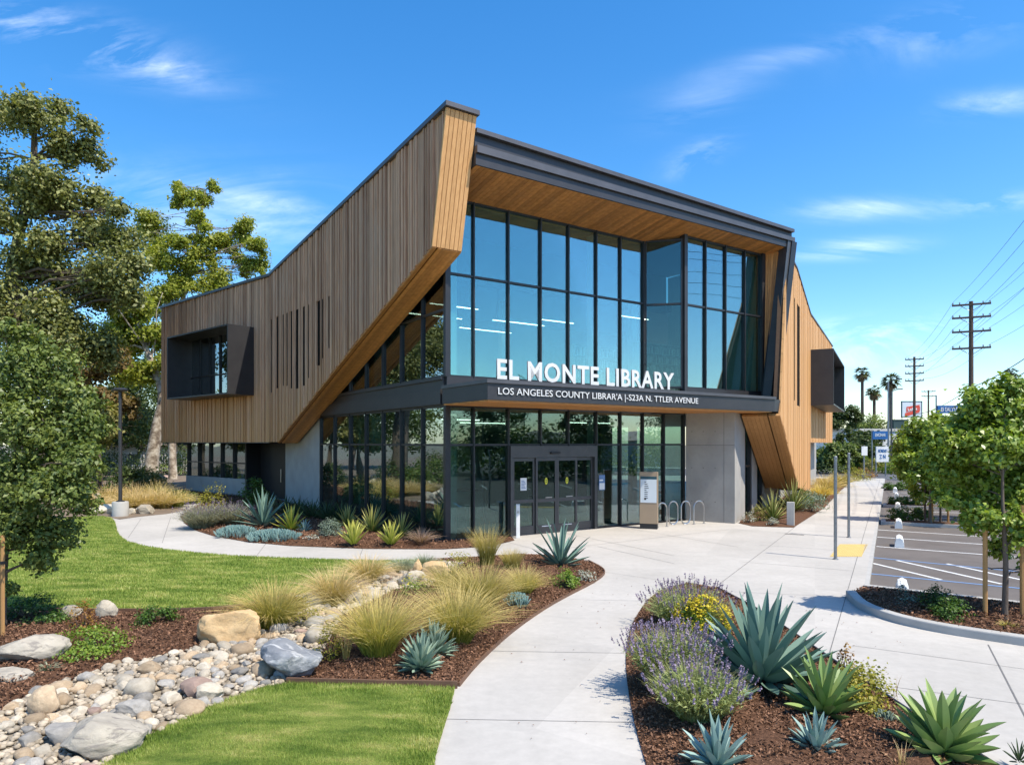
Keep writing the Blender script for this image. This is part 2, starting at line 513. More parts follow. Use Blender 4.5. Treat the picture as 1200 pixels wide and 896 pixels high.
def sheet(name, poly, mat, z, spacing=None, crown=0.0, amp=0.0, f=1.5, edge=.5, kind='structure', parent=None):
    """a ground sheet with the given outline; mounded by crown inside the edge and roughened by amp"""
    poly = [(p[0], p[1]) for p in poly]
    vs = [Vector(p) for p in poly]
    n = len(vs)
    if spacing:
        a = np.asarray(poly)
        x0, y0 = a.min(0); x1, y1 = a.max(0)
        gx, gy = np.meshgrid(np.arange(x0, x1, spacing), np.arange(y0, y1, spacing))
        gx = gx.ravel() + rng.uniform(-.3, .3, gx.size) * spacing; gy = gy.ravel() + rng.uniform(-.3, .3, gy.size) * spacing
        k = inside(a, gx, gy); gx, gy = gx[k], gy[k]
        k = seg_dist(a, gx, gy) > spacing * .4; gx, gy = gx[k], gy[k]
        vs += [Vector((x, y)) for x, y in zip(gx, gy)]
    r_ = delaunay_2d_cdt(vs, [(i, (i + 1) % n) for i in range(n)], [list(range(n))], 1, 1e-5)
    V2 = np.array([(v.x, v.y) for v in r_[0]])
    Z = np.full(len(V2), float(z))
    if spacing:
        d = np.clip(seg_dist(poly, V2[:, 0], V2[:, 1]) / edge, 0, 1)
        d = d * d * (3 - 2 * d)
        Z += d * crown + d * np.abs(relief(V2[:, 0], V2[:, 1], amp, f, z * 50 + 3.1))
    o = mesh_np(name, np.column_stack([V2, Z]), [list(f_) for f_ in r_[2]], mat, parent, smooth=bool(spacing))
    if kind: o['kind'] = kind
    return o

def strip(mb, pts, w, z0, z1, r=None, m=0):
    """a band of width w following pts, from z0 up to z1"""
    pts = [np.array(p[:2], dtype=float) for p in pts]
    L, Rr = [], []
    for i, p in enumerate(pts):
        d = pts[min(i + 1, len(pts) - 1)] - pts[max(i - 1, 0)]
        d /= max(np.linalg.norm(d), 1e-9)
        nrm = np.array([-d[1], d[0]])
        L.append(p + nrm * w / 2); Rr.append(p - nrm * w / 2)
    vs, fs = [], []
    for a, b in zip(L, Rr):
        vs += [(a[0], a[1], z0), (b[0], b[1], z0), (b[0], b[1], z1), (a[0], a[1], z1)]
    n = len(pts)
    for i in range(n - 1):
        o = i * 4
        for k in range(4):
            k2 = (k + 1) % 4
            fs.append((o + k, o + 4 + k, o + 4 + k2, o + k2))
    fs += [(0, 1, 2, 3), ((n - 1) * 4 + 3, (n - 1) * 4 + 2, (n - 1) * 4 + 1, (n - 1) * 4)]
    mb.add(vs, fs, r, m)

def flat_line(mb, a, b, w, z):
    a = np.array(a[:2]); b = np.array(b[:2]); d = (b - a) / np.linalg.norm(b - a); n = np.array([-d[1], d[0]]) * w / 2
    mb.add([(*(a + n), z), (*(a - n), z), (*(b - n), z), (*(b + n), z)], [(0, 1, 2, 3)])

# ------------------------------------------------------------------ lettering
def text_mesh(name, body, width, height, frame, mats, parent=None, extrude=.03, bold=0.0, spacing=1.0, two_sided=False):
    """real lettering; frame = (origin, x axis, y axis); the letters are fitted to width x height"""
    cu = bpy.data.curves.new(name, 'FONT')
    cu.body = body; cu.size = 1.0; cu.extrude = .5; cu.offset = bold; cu.space_character = spacing; cu.resolution_u = 3
    to = bpy.data.objects.new(name, cu)
    COL.objects.link(to)
    dg = bpy.context.evaluated_depsgraph_get()
    me = bpy.data.meshes.new_from_object(to.evaluated_get(dg))
    bpy.data.objects.remove(to)
    n = len(me.vertices)
    co = np.empty(n * 3, dtype=np.float32); me.vertices.foreach_get('co', co); co = co.reshape(-1, 3)
    lo, hi = co.min(0), co.max(0)
    q = (co - lo) / np.maximum(hi - lo, 1e-6)
    O, ax, ay = (Vector(v) for v in frame)
    az = ax.cross(ay)
    W = np.outer(q[:, 0] * width, ax) + np.outer(q[:, 1] * height, ay) + np.outer(q[:, 2] * extrude, az) + np.array(O)
    me.vertices.foreach_set('co', W.astype(np.float32).ravel())
    me.materials.clear()
    for m_ in (mats if isinstance(mats, (list, tuple)) else [mats]):
        me.materials.append(m_)
    me.update()
    if isinstance(mats, (list, tuple)) and len(mats) > 1:
        for p in me.polygons:
            p.material_index = 0 if abs(p.normal.dot(az)) > .7 else 1
    o = bpy.data.objects.new(name, me)
    COL.objects.link(o)
    if parent is not None:
        o.parent = parent
    return o
# ------------------------------------------------------------------ foliage
def unit(a):
    return a / np.maximum(np.linalg.norm(a, axis=-1, keepdims=True), 1e-9)

def leaf_quads(C, size, up=.4, aspect=.6, out=None, fold=.15):
    n = len(C)
    nn = rng.normal(size=(n, 3)); nn[:, 2] += up * 2
    if out is not None: nn += out * 1.2
    nn = unit(nn)
    t = unit(np.cross(nn, rng.normal(size=(n, 3))))
    b = np.cross(nn, t)
    s = (size * rng.uniform(.6, 1.3, n))[:, None]
    V = np.stack([C - t * s * .5, C + b * s * .5 * aspect + nn * s * fold, C + t * s * .5, C - b * s * .5 * aspect + nn * s * fold], axis=1)
    F = np.arange(n * 4).reshape(n, 4)
    return V.reshape(-1, 3), F

def crown_leaves(lobes, n, size, sub=.34, shell=.45, squash=.8, k=7.0, aspect=.6, up=.4, spread=.5):
    tot = sum(l[3] ** 2 for l in lobes)
    Cs, Rn, Os = [], [], []
    subs = []
    for (x, y, z, r) in lobes:
        m = max(5, int(k * max(1.0, r)))
        d = unit(rng.normal(size=(m, 3)))
        rad = r * (shell + (1 - shell) * rng.random(m) ** .6) * .95
        sc = d * rad[:, None]; sc[:, 2] *= squash
        sc += (x, y, z)
        subs.append(sc)
        per = max(3, int(n * r * r / tot / m))
        for c in sc:
            sr = sub * r * rng.uniform(.6, 1.25)
            g = rng.normal(size=(per, 3)) * sr * spread
            g[:, 2] *= .7
            Cs.append(c + g); Os.append(unit(g + (c - (x, y, z)) * .6))
            Rn.append(np.clip(rng.random() * .45 + rng.random(per) * .55, 0, 1))
    C = np.concatenate(Cs); O = np.concatenate(Os)
    V, F = leaf_quads(C, size, up=up, aspect=aspect, out=O)
    return V, F, np.concatenate(Rn), subs

def crooked(a, b, k=4, amp=.06):
    a = Vector(a); b = Vector(b); L = (b - a).length
    pts = []
    for i in range(k + 1):
        t = i / k
        p = a.lerp(b, t)
        if 0 < i < k:
            p += Vector((random.uniform(-1, 1), random.uniform(-1, 1), random.uniform(-.6, .8))) * L * amp
        pts.append(p)
    return pts

def tree(name, label, base, trunk, lobes, n, size, bark, leaf, rad=.3, group=None, cat='tree', twigs=2, sub=.34, shell=.45, squash=.8, k=7.0, limb=.45, aspect=.6, up=.4, bare=0, spread=.5):
    """trunk: world points from the ground up; lobes: world (x, y, z, r)"""
    e = empty(name, base, 0, label, cat, group)
    b = Vector(base)
    V, F, rn, subs = crown_leaves(lobes, n, size, sub, shell, squash, k, aspect, up, spread)
    mb = MB()
    tp = [Vector(p) - b for p in trunk]
    # smooth trunk
    sp = [Vector(p) for p in spline([tuple(p) for p in tp], 4, closed=False)] if len(tp) > 2 else tp
    m = len(sp)
    mb.tube(sp, [rad * (1.25 if i == 0 else 1) * (1 - .8 * i / (m - 1)) for i in range(m)], 10)
    for li, (x, y, z, r) in enumerate(lobes):
        c = Vector((x, y, z)) - b
        # leave the trunk below the lobe
        cand = [i for i in range(m) if sp[i].z < c.z - .2 * r] or [m // 2]
        j = min(cand, key=lambda i: (sp[i] - c).length + abs((c.z - sp[i].z) - .7 * r) * .5)
        r0 = rad * (1 - .72 * j / (m - 1)) * limb
        pts = crooked(sp[j], c, 4, .07)
        mb.tube(pts, [r0 * (1 - .72 * t / 4) for t in range(5)], 6)
        for s in subs[li][:twigs * 4]:
            q = Vector(s) - b
            mb.tube(crooked(pts[random.choice((2, 3, 4))], q, 2, .08), [r0 * .26, r0 * .16, r0 * .07], 4, cap=False)
    for _ in range(bare):
        a = sp[random.randrange(m // 2, m)]
        q = a + Vector((random.uniform(-1, 1), random.uniform(-.6, .6), random.uniform(.3, 1.4))) * rad * 7
        mb.tube(crooked(a, q, 3, .1), [rad * .14, rad * .1, rad * .06, rad * .03], 4, cap=False)
    mb.build('trunk', bark, e, smooth=True)
    mesh_np('crown', V - np.array(base), F, leaf, e, rnd=rn)
    return e

def split(lobes, k=4, f=.55, o=.8):
    """break every lobe into smaller uneven ones"""
    out = []
    for (x, y, z, r) in lobes:
        for _ in range(k):
            d = Vector((random.gauss(0, 1), random.gauss(0, 1), random.gauss(0, 1))).normalized() * r * o * random.uniform(.3, 1)
            out.append((x + d.x, y + d.y, z + d.z, r * f * random.uniform(.7, 1.25)))
    return out

def pxlobes(L, d, depth=.9, squash=1.0):
    """lobes surveyed by bearing at distance d, spread in depth by their own size"""
    out = []
    for i, l in enumerate(L):
        px, py, rp = l[:3]
        r = rp * d / FOC
        dd = l[3] if len(l) > 3 else random.uniform(-1, 1) * depth * r * 1.2
        x, y, z = wp(px, py, d + dd)
        out.append((x, y, z, r))
    return out

def ribbons(n, r0, h, lean, width, droop=.35, seg=4, hvar=.35, dome=0.0, tip_w=.08, wob=0.0, base_z=0.0):
    """n thin blades growing from a small disc: (V, F, rnd, along)"""
    a = rng.uniform(0, 2 * np.pi, n)
    rr = r0 * np.sqrt(rng.random(n))
    B = np.stack([rr * np.cos(a), rr * np.sin(a), np.full(n, base_z)], 1)
    a2 = a + rng.normal(0, .5, n)
    D = np.stack([np.cos(a2), np.sin(a2), np.zeros(n)], 1)
    ln = lean * rng.random(n) ** .7 + .04
    L = h * (1 - hvar * rng.random(n)) * (1 - dome * ln)
    S = np.stack([-np.sin(a2), np.cos(a2), np.zeros(n)], 1)
    S = unit(S + rng.normal(0, .5, (n, 3)))
    V = np.empty((n, seg + 1, 2, 3)); T = np.empty((n, seg + 1, 2))
    for i in range(seg + 1):
        t = i / seg
        out = ln * (t ** 1.35 + droop * t ** 3)
        upz = t * np.sqrt(np.clip(1 - (ln * .75) ** 2, .1, 1)) - droop * ln * t ** 2.6
        P_ = B + D * (out * L)[:, None] + np.array([0, 0, 1.0]) * (upz * L)[:, None]
        if wob: P_ += rng.normal(0, wob * t, (n, 3)) * L[:, None]
        w = width * (1 - t) ** .7 + width * tip_w
        V[:, i, 0] = P_ + S * w / 2; V[:, i, 1] = P_ - S * w / 2
        T[:, i, :] = t
    idx = np.arange(n * (seg + 1) * 2).reshape(n, seg + 1, 2)
    F = np.stack([idx[:, :-1, 0], idx[:, :-1, 1], idx[:, 1:, 1], idx[:, 1:, 0]], -1).reshape(-1, 4)
    rn = np.repeat(rng.random(n), seg)
    tips = V[:, -1].mean(1)
    return V.reshape(-1, 3), F, rn, T.ravel(), tips, unit(V[:, -1].mean(1) - V[:, -2].mean(1))

LM = {}
LM['tuft_green'] = leafmat('tuft_green', (.17, .20, .03), (.36, .34, .07), tip=(.60, .46, .18), rough=.6, trans=.3)
LM['tuft_straw'] = leafmat('tuft_straw', (.30, .23, .07), (.52, .39, .14), tip=(.70, .52, .27), rough=.65, trans=.3)
LM['tuft_olive'] = leafmat('tuft_olive', (.15, .165, .03), (.34, .30, .065), tip=(.54, .42, .16), rough=.6, trans=.3)
LM['tuft_lime'] = leafmat('tuft_lime', (.21, .25, .035), (.44, .42, .08), tip=(.66, .51, .21), rough=.6, trans=.3)
LM['tuft_brown'] = leafmat('tuft_brown', (.16, .09, .06), (.34, .21, .14), tip=(.50, .34, .24), trans=.25)
LM['tuft_blue'] = leafmat('tuft_blue', (.13, .18, .12), (.26, .31, .20), tip=(.34, .36, .24), trans=.2)
LM['tuft_gold'] = leafmat('tuft_gold', (.42, .30, .06), (.62, .47, .12), tip=(.72, .55, .2), trans=.3)
LM['agave_blue'] = leafmat('agave_blue', (.105, .185, .145), (.19, .295, .235), rough=.5, trans=0, spec=.3)
LM['agave_grey'] = leafmat('agave_grey', (.18, .28, .245), (.29, .41, .365), rough=.55, trans=0, spec=.3)
LM['agave_sage'] = leafmat('agave_sage', (.17, .25, .18), (.30, .39, .29), rough=.5, trans=0, spec=.3)
LM['agave_green'] = leafmat('agave_green', (.15, .24, .07), (.30, .385, .13), rough=.42, trans=0, spec=.4)
LM['agave_lime'] = leafmat('agave_lime', (.22, .29, .03), (.38, .40, .06), tip=(.5, .48, .1), rough=.45, trans=.1)
LM['yucca'] = leafmat('yucca', (.10, .15, .03), (.24, .28, .06), tip=(.40, .38, .12), rough=.5, trans=.1)
LM['yucca_dark'] = leafmat('yucca_dark', (.03, .06, .025), (.08, .12, .045), rough=.5, trans=.1)
LM['lav_stem'] = leafmat('lav_stem', (.17, .22, .07), (.36, .40, .15), tip=(.40, .42, .19), rough=.7, trans=.25)
LM['lav_grey'] = leafmat('lav_grey', (.17, .19, .12), (.30, .31, .20), tip=(.38, .34, .30), rough=.7, trans=.25)
LM['lav_flower'] = leafmat('lav_flower', (.21, .155, .235), (.42, .345, .42), rough=.8, trans=.2, tcol=(1, .9, 1.1))
LM['lav_flower_dull'] = leafmat('lav_flower_dull', (.17, .12, .20), (.33, .26, .34), rough=.8, trans=.2, tcol=(1, .9, 1.1))
LM['shrub'] = leafmat('shrub', (.035, .085, .014), (.13, .22, .035), rough=.45)
LM['shrub_lime'] = leafmat('shrub_lime', (.10, .18, .02), (.27, .36, .05), rough=.45)
LM['shrub_yellow'] = leafmat('shrub_yellow', (.17, .19, .025), (.45, .37, .05), rough=.5)
LM['shrub_red'] = leafmat('shrub_red', (.16, .06, .02), (.38, .22, .04), rough=.5)
LM['shrub_dark'] = leafmat('shrub_dark', (.025, .06, .014), (.10, .155, .04), rough=.5)
LM['shrub_grey'] = leafmat('shrub_grey', (.14, .19, .14), (.27, .33, .25), rough=.65, trans=.15)
LM['shrub_silver'] = leafmat('shrub_silver', (.30, .31, .25), (.48, .48, .40), rough=.7, trans=.15)
LM['chalk_blue'] = leafmat('chalk_blue', (.13, .24, .23), (.26, .39, .36), rough=.6, trans=.05)
LM['flower_yellow'] = leafmat('flower_yellow', (.48, .38, .02), (.70, .58, .05), rough=.6, trans=.2, tcol=(1.1, 1.1, .5))
LM['oak'] = leafmat('oak', (.10, .115, .028), (.37, .37, .13), rough=.45, trans=.25)
LM['sycamore'] = leafmat('sycamore', (.17, .22, .025), (.48, .47, .08), rough=.45, trans=.4)
LM['near_tree'] = leafmat('near_tree', (.055, .095, .02), (.28, .325, .085), rough=.42, trans=.28)
LM['lot_tree'] = leafmat('lot_tree', (.075, .15, .016), (.42, .50, .08), rough=.38, trans=.33, spec=.5)
LM['bg_dark'] = leafmat('bg_dark', (.03, .055, .014), (.12, .155, .045), rough=.5)
LM['bg_mid'] = leafmat('bg_mid', (.06, .10, .02), (.24, .29, .07), rough=.5)
LM['bg_olive'] = leafmat('bg_olive', (.13, .13, .035), (.38, .34, .10), rough=.5)
LM['bg_rust'] = leafmat('bg_rust', (.16, .105, .04), (.34, .25, .10), rough=.55)
LM['palm'] = leafmat('palm', (.05, .075, .02), (.16, .19, .06), rough=.5, trans=.2)
LM['palm_dead'] = leafmat('palm_dead', (.22, .14, .07), (.38, .26, .14), rough=.8, trans=.1)

def tuft(name, label, base, w, h, mat, n=420, plume=0.0, group=None, width=.012, droop=.4, lean=None, cat='grass tuft'):
    lean = lean if lean is not None else min(.95, .62 * w / max(h, .01))
    V, F, rn, T, tips, td = ribbons(n, w * .16, h, lean, width, droop)
    o = mesh_np(name, V, F, mat, rnd=rn, tt=T, loc=base)
    return tag(o, label, cat, group)

def agave(name, label, base, w, h, mat, n=30, leaf_w=.11, curl=.15, top=88, low=8, group=None, cat='agave', tipw=.0, stiff=1.0, hub=.1, dry=False):
    """rosette of thick channelled leaves: broad at the middle, pointed at the end"""
    seg = 8
    Vs, Fs, Rn, Ts = [], [], [], []
    nv = 0
    ga = 2.39996
    for i in range(n):
        f = (i + .5) / n
        el = R(low + (top - low) * f ** 1.15 + random.uniform(-5, 5))
        az = i * ga + random.uniform(-.15, .15)
        Lout = w / 2 * random.uniform(.88, 1.06); Lup = h * random.uniform(.88, 1.04)
        L = math.sqrt((Lout * math.cos(el)) ** 2 + (Lup * math.sin(el)) ** 2) * random.uniform(.9, 1.05)
        d = Vector((math.cos(az), math.sin(az), 0)); s = Vector((-math.sin(az), math.cos(az), 0))
        s = (s + Vector((0, 0, random.uniform(-.1, .1)))).normalized()
        z0 = h * .06 + h * .12 * f
        p = d * (hub * w * (1 - .8 * f)) + Vector((0, 0, z0))
        e = el
        bend = curl * random.uniform(.2, 1.3)
        lw = leaf_w * random.uniform(.85, 1.1) * (.75 + .25 * (1 - f))
        r_ = random.random()
        for j in range(seg + 1):
            t = j / seg
            e = el + bend * (t - .25) * (1.2 if el < .7 else -1.0) * stiff
            u = d * math.cos(e) + Vector((0, 0, math.sin(e)))
            if j > 0: p = p + u * (L / seg)
            nrm = u.cross(s); 
            if nrm.z < 0: nrm = -nrm
            ww = lw * (.55 + 1.35 * t - .9 * t * t) * (1 - t ** 3.2) + .002
            th = lw * .22 * (1 - t) + .002
            ch = .24 * ww
            Vs += [p + s * ww / 2 + nrm * ch, p - nrm * ch * .1, p - s * ww / 2 + nrm * ch, p - nrm * (th + ch * .2)]
            Ts += [t] * 4
        for j in range(seg):
            b = nv + j * 4
            for k in range(4):
                k2 = (k + 1) % 4
                Fs.append((b + k, b + k2, b + 4 + k2, b + 4 + k)); Rn.append(r_)
        nv += (seg + 1) * 4
    o = mesh_np(name, np.array([tuple(v) for v in Vs]), np.array(Fs), mat, rnd=Rn, tt=Ts, smooth=True, loc=base)
    o.rotation_euler.z = random.uniform(0, 6.28)
    o.data.set_sharp_from_angle(angle=R(55))
    return tag(o, label, cat, group)

def dome_points(n, w, h, hollow=.55):
    d = unit(rng.normal(size=(n, 3))); d[:, 2] = np.abs(d[:, 2])
    rad = (hollow + (1 - hollow) * rng.random(n) ** .5)[:, None]
    return d * rad * np.array([w / 2, w / 2, h])

def shrub(name, label, base, w, h, mat, n=1500, size=.04, group=None, cat='shrub', k=40, sub=.16, hollow=.45, flowers=None, nf=0, stems=True, aspect=.6, wdepth=None):
    e = empty(name, base, random.uniform(0, 6), label, cat, group)
    C = dome_points(k, w * .86, h * .88, hollow)
    C[:, 2] += h * .06
    per = max(2, n // k)
    P_ = np.repeat(C, per, 0) + rng.normal(size=(k * per, 3)) * np.array([w, w, h]) * sub * .5
    P_[:, 2] = np.maximum(P_[:, 2], .01)
    V, F = leaf_quads(P_, size, up=.5, aspect=aspect, out=unit(P_ + 1e-4))
    rn = np.clip(np.repeat(rng.random(k) * .4, per) + rng.random(k * per) * .6, 0, 1)
    mb = MB()
    for c in C[:14]:
        mb.tube(crooked((0, 0, -.02), tuple(c), 2, .08), [.008, .006, .003], 4, cap=False)
    mb.build('stem', M['bark'], e)
    mesh_np('foliage', V, F, mat, e, rnd=rn)
    if flowers is not None:
        Q = dome_points(nf // 12, w, h * 1.05, .9)
        Q = Q[Q[:, 2] > h * .35]
        Q = np.repeat(Q, 12, 0) + rng.normal(size=(len(Q) * 12, 3)) * .028
        V, F = leaf_quads(Q, size * .8, up=1.5, aspect=.9)
        mesh_np('flowers', V, F, flowers, e, rnd=rng.random(len(F)))
    return e

def lavender(name, label, base, w, h, stem, flower, n=900, spike=.07, group=None, share=.6, yell=False):
    e = empty(name, base, random.uniform(0, 6), label, 'lavender', group)
    V, F, rn, T, tips, td = ribbons(n, w * .2, h, min(.95, .56 * w / h), .012, .12, hvar=.4, dome=.15)
    # small grey leaves up the stems
    S = V.reshape(n, 5, 2, 3).mean(2)
    k = rng.integers(0, n, n * 8); t = rng.random(n * 8) ** .8 * 3.4
    i0 = np.minimum(t.astype(int), 3); fr = (t - i0)[:, None]
    Q = S[k, i0] * (1 - fr) + S[k, i0 + 1] * fr + rng.normal(0, .012, (n * 8, 3))
    LV, LF = leaf_quads(Q, .058, up=1.2, aspect=.26)
    VV = np.concatenate([V, LV]); FF = np.concatenate([F, LF + len(V)])
    mesh_np('foliage', VV, FF, stem, e, rnd=np.concatenate([rn, rng.random(len(LF))]), tt=np.concatenate([T, np.full(len(LV), .3)]))
    hi = tips[:, 2] / tips[:, 2].max()
    keep = rng.random(n) < share * np.clip((hi - .35) * 2.2, .08, 1)
    tp = tips[keep]; dd = unit(td[keep] * .6 + np.array([0, 0, .7]))
    m = len(tp)
    # flower spikes: stacked little whorls
    parts = []
    for s_ in range(5):
        parts.append(tp + dd * (spike * (s_ / 4 - .2)))
    Q = np.concatenate(parts); Q = np.repeat(Q, 3, 0) + rng.normal(0, .004, (len(Q) * 3, 3))
    V, F = leaf_quads(Q, .022, up=.2, aspect=.8)
    mesh_np('flowers', V, F, flower, e, rnd=rng.random(len(F)))
    return e

def fingers(name, label, base, w, d, h, mat, n=500, rot=0.0, group=None, cat='succulent'):
    """a low mat of upright fleshy fingers"""
    a = rng.uniform(0, 2 * np.pi, n); r = np.sqrt(rng.random(n))
    x = r * np.cos(a) * w / 2; y = r * np.sin(a) * d / 2
    hz = h * (1 - .55 * r ** 3) 
    mb_v, mb_f, rn = [], [], []
    ln = rng.normal(0, .28, (n, 2)) + np.stack([x / w, y / d], 1) * .8
    L = h * rng.uniform(.45, .75, n)
    base_p = np.stack([x, y, np.maximum(hz - L, -.01)], 1)
    dirs = unit(np.column_stack([ln, np.ones(n)]))
    rad = .011 * rng.uniform(.8, 1.3, n)
    V = []; F = []
    for s_, rr in ((0, .8), (.55, 1.0), (.9, .7), (1.0, .15)):
        for k in range(4):
            an = k * np.pi / 2
            V.append(base_p + dirs * (L * s_)[:, None] + np.stack([np.cos(an) * rad * rr, np.sin(an) * rad * rr, 0 * rad], 1))
    V = np.stack(V, 1)
    idx = np.arange(n * 16).reshape(n, 4, 4)
    for s_ in range(3):
        for k in range(4):
            F.append(np.stack([idx[:, s_, k], idx[:, s_, (k + 1) % 4], idx[:, s_ + 1, (k + 1) % 4], idx[:, s_ + 1, k]], -1))
    F = np.stack(F, 1).reshape(-1, 4)
    ca, sa = math.cos(rot), math.sin(rot)
    V = V.reshape(-1, 3); V = np.column_stack([V[:, 0] * ca - V[:, 1] * sa, V[:, 0] * sa + V[:, 1] * ca, V[:, 2]])
    o = mesh_np(name, V, F, mat, rnd=np.repeat(rng.random(n), 12), smooth=True, loc=base)
    return tag(o, label, cat, group)

# ------------------------------------------------------------------ rocks
def rock_mesh(seed, sub=3, rough=.22, facets=0):
    import bmesh
    bm = bmesh.new()
    bmesh.ops.create_icosphere(bm, subdivisions=sub, radius=1.0)
    rr = random.Random(seed)
    planes = [(Vector((rr.gauss(0, 1), rr.gauss(0, 1), rr.gauss(0, .8))).normalized(), rr.uniform(.50, .82)) for _ in range(facets)]
    for v in bm.verts:
        for nrm, d in planes:
            q = v.co.dot(nrm)
            if q > d: v.co -= nrm * (q - d) * .92
        v.co *= 1 + rough * mnoise.noise(v.co * 1.1 + Vector((seed * 3.1, seed, 0))) + rough * .35 * mnoise.noise(v.co * 3.1 + Vector((seed, 0, seed)))
        if facets: v.co *= 1 + .03 * mnoise.noise(v.co * 7 + Vector((seed, 5, 0)))
    me = bpy.data.meshes.new('rock')
    bm.to_mesh(me); bm.free()
    me.polygons.foreach_set('use_smooth', np.ones(len(me.polygons), dtype=bool))
    if facets: me.set_sharp_from_angle(angle=R(24))
    return me

def stone_material(name, a, b, vein=None, rand=.3, scale=2.5):
    m, nt = nt_new(name)
    out = N(nt, 'ShaderNodeOutputMaterial'); bs = N(nt, 'ShaderNodeBsdfPrincipled')
    n1 = noise_tex(nt, scale, 8, .65)
    oi = N(nt, 'ShaderNodeObjectInfo')
    c = ramp(nt, n1.outputs['Fac'], [(.3, b), (.68, a)])
    if vein:
        n2 = noise_tex(nt, scale * .8, 6, .6, stretch=(1, 2.5, 3), dist=1.2)
        c = mix_rgb(nt, ramp(nt, n2.outputs['Fac'], [(.52, (0, 0, 0)), (.62, (1, 1, 1))]), c, vein)
    hs = N(nt, 'ShaderNodeHueSaturation')
    nt.links.new(math_n(nt, 'MULTIPLY_ADD', oi.outputs['Random'], 2 * rand, 1 - rand), hs.inputs['Value'])
    nt.links.new(c, hs.inputs['Color'])
    nt.links.new(hs.outputs[0], bs.inputs['Base Color'])
    bs.inputs['Roughness'].default_value = .85; bs.inputs['Specular IOR Level'].default_value = .25
    n3 = noise_tex(nt, scale * 7, 7, .7)
    bp = N(nt, 'ShaderNodeBump'); bp.inputs['Strength'].default_value = .35; bp.inputs['Distance'].default_value = .05
    nt.links.new(n3.outputs['Fac'], bp.inputs['Height']); nt.links.new(bp.outputs[0], bs.inputs['Normal'])
    nt.links.new(bs.outputs[0], out.inputs[0])
    return m

SM = {
    'tan': stone_material('stone_tan', (.47, .36, .235), (.33, .24, .155)),
    'grey': stone_material('stone_grey', (.37, .345, .305), (.245, .23, .205)),
    'pale': stone_material('stone_pale', (.53, .47, .37), (.39, .335, .255)),
    'rose': stone_material('stone_rose', (.37, .265, .21), (.27, .19, .155)),
    'sand': stone_material('sandstone', (.64, .46, .25), (.48, .31, .15), rand=.05, scale=1.5),
    'blue': stone_material('blue_granite', (.28, .29, .30), (.155, .165, .18), vein=(.44, .44, .43), rand=.05, scale=1.3),
    'lime': stone_material('pale_boulder', (.43, .385, .31), (.31, .275, .22), vein=(.23, .205, .175), rand=.05, scale=1.2),
}

def boulder(label, px, py, w, h, mat, seed, depth=.75, rot=0.0, facets=9, sink=.12, z=0.0, group=None, rough=.2):
    """px, py: bearing of the middle of its foot; w, h metres"""
    x, y, _ = gp(px, py)
    me = rock_mesh(seed, 5, rough, facets)
    me.materials.append(SM[mat])
    o = bpy.data.objects.new('boulder', me); COL.objects.link(o)
    o.scale = (w / 2, w * depth / 2, h * .62)
    dy = w * depth / 2 * .75
    o.location = (x, y + dy, z + h * .62 - h * .24)
    o.rotation_euler = (0, 0, rot)
    return tag(o, label, 'boulder', group)
# ------------------------------------------------------------------ the library
GX, GY = -1.86, 19.3                       # the front left glass corner
U = Vector((math.sin(R(56)), math.cos(R(56)), 0)); NN = Vector((U.y, -U.x, 0)); Z3 = Vector((0, 0, 1))
def P(u, p, z=0.0):
    """along the front (u), out of it (p)"""
    return (GX + U.x * u + NN.x * p, GY + U.y * u + NN.y * p, z)
def LFT(s, q, z=0.0):
    """along the left side going back (s), out of it (q)"""
    return P(-q, -s, z)
B3 = P(-1.0, -15.1)
D3 = Vector((-.766, .643, 0)); N3 = Vector((-.643, -.766, 0))
def W3(t, o, z=0.0):
    return (B3[0] + D3.x * t + N3.x * o, B3[1] + D3.y * t + N3.y * o, z)
RD = Vector((.485, .875, 0)); RN = Vector((.875, -.485, 0))
def RT(t, o, z=0.0):
    return (9.8 + RD.x * t + RN.x * o, 24.6 + RD.y * t + RN.y * o, z)

lib = empty('library_building', (0, 0, 0), 0, 'two storey modern library of weathered timber, dark metal and tall glass with concrete base', 'building')

def lerp_line(pts, t):
    for (a, za), (b, zb) in zip(pts, pts[1:]):
        if t <= b:
            return za + (zb - za) * (t - a) / (b - a)
    return pts[-1][1]

def battens(mb, fr, t0, t1, top, bot, step, depths, holes=(), gap=.012, base=0.0):
    """vertical boards of uneven depth on a wall plane; holes: (t0, t1, z0, z1) left open"""
    t = t0
    while t < t1 - .02:
        w = step * random.choice((.7, 1.0, 1.0, 1.35))
        w = min(w, t1 - t)
        for h in holes:
            for e_ in h[:2]:
                if t + .012 < e_ < t + w: w = e_ - t
        a, b = t + gap / 2, t + w - gap / 2
        dep = random.choice(depths)
        za, zb = top(a), top(b); ya, yb = bot(a), bot(b)
        r = random.random()
        mid = (a + b) / 2
        cuts = sorted([(h[2], h[3]) for h in holes if h[0] < mid < h[1]])
        lo = (ya, yb)
        segs = []
        for (c0, c1) in cuts:
            segs.append((lo, (c0, c0))); lo = (c1, c1)
        segs.append((lo, (za, zb)))
        for (l, h) in segs:
            if h[0] - l[0] < .03 or h[1] - l[1] < .03: continue
            mb.hexa([fr(a, base, l[0]), fr(b, base, l[1]), fr(b, base + dep, l[1]), fr(a, base + dep, l[0]),
                     fr(a, base, h[0]), fr(b, base, h[1]), fr(b, base + dep, h[1]), fr(a, base + dep, h[0])], r)
        t += w

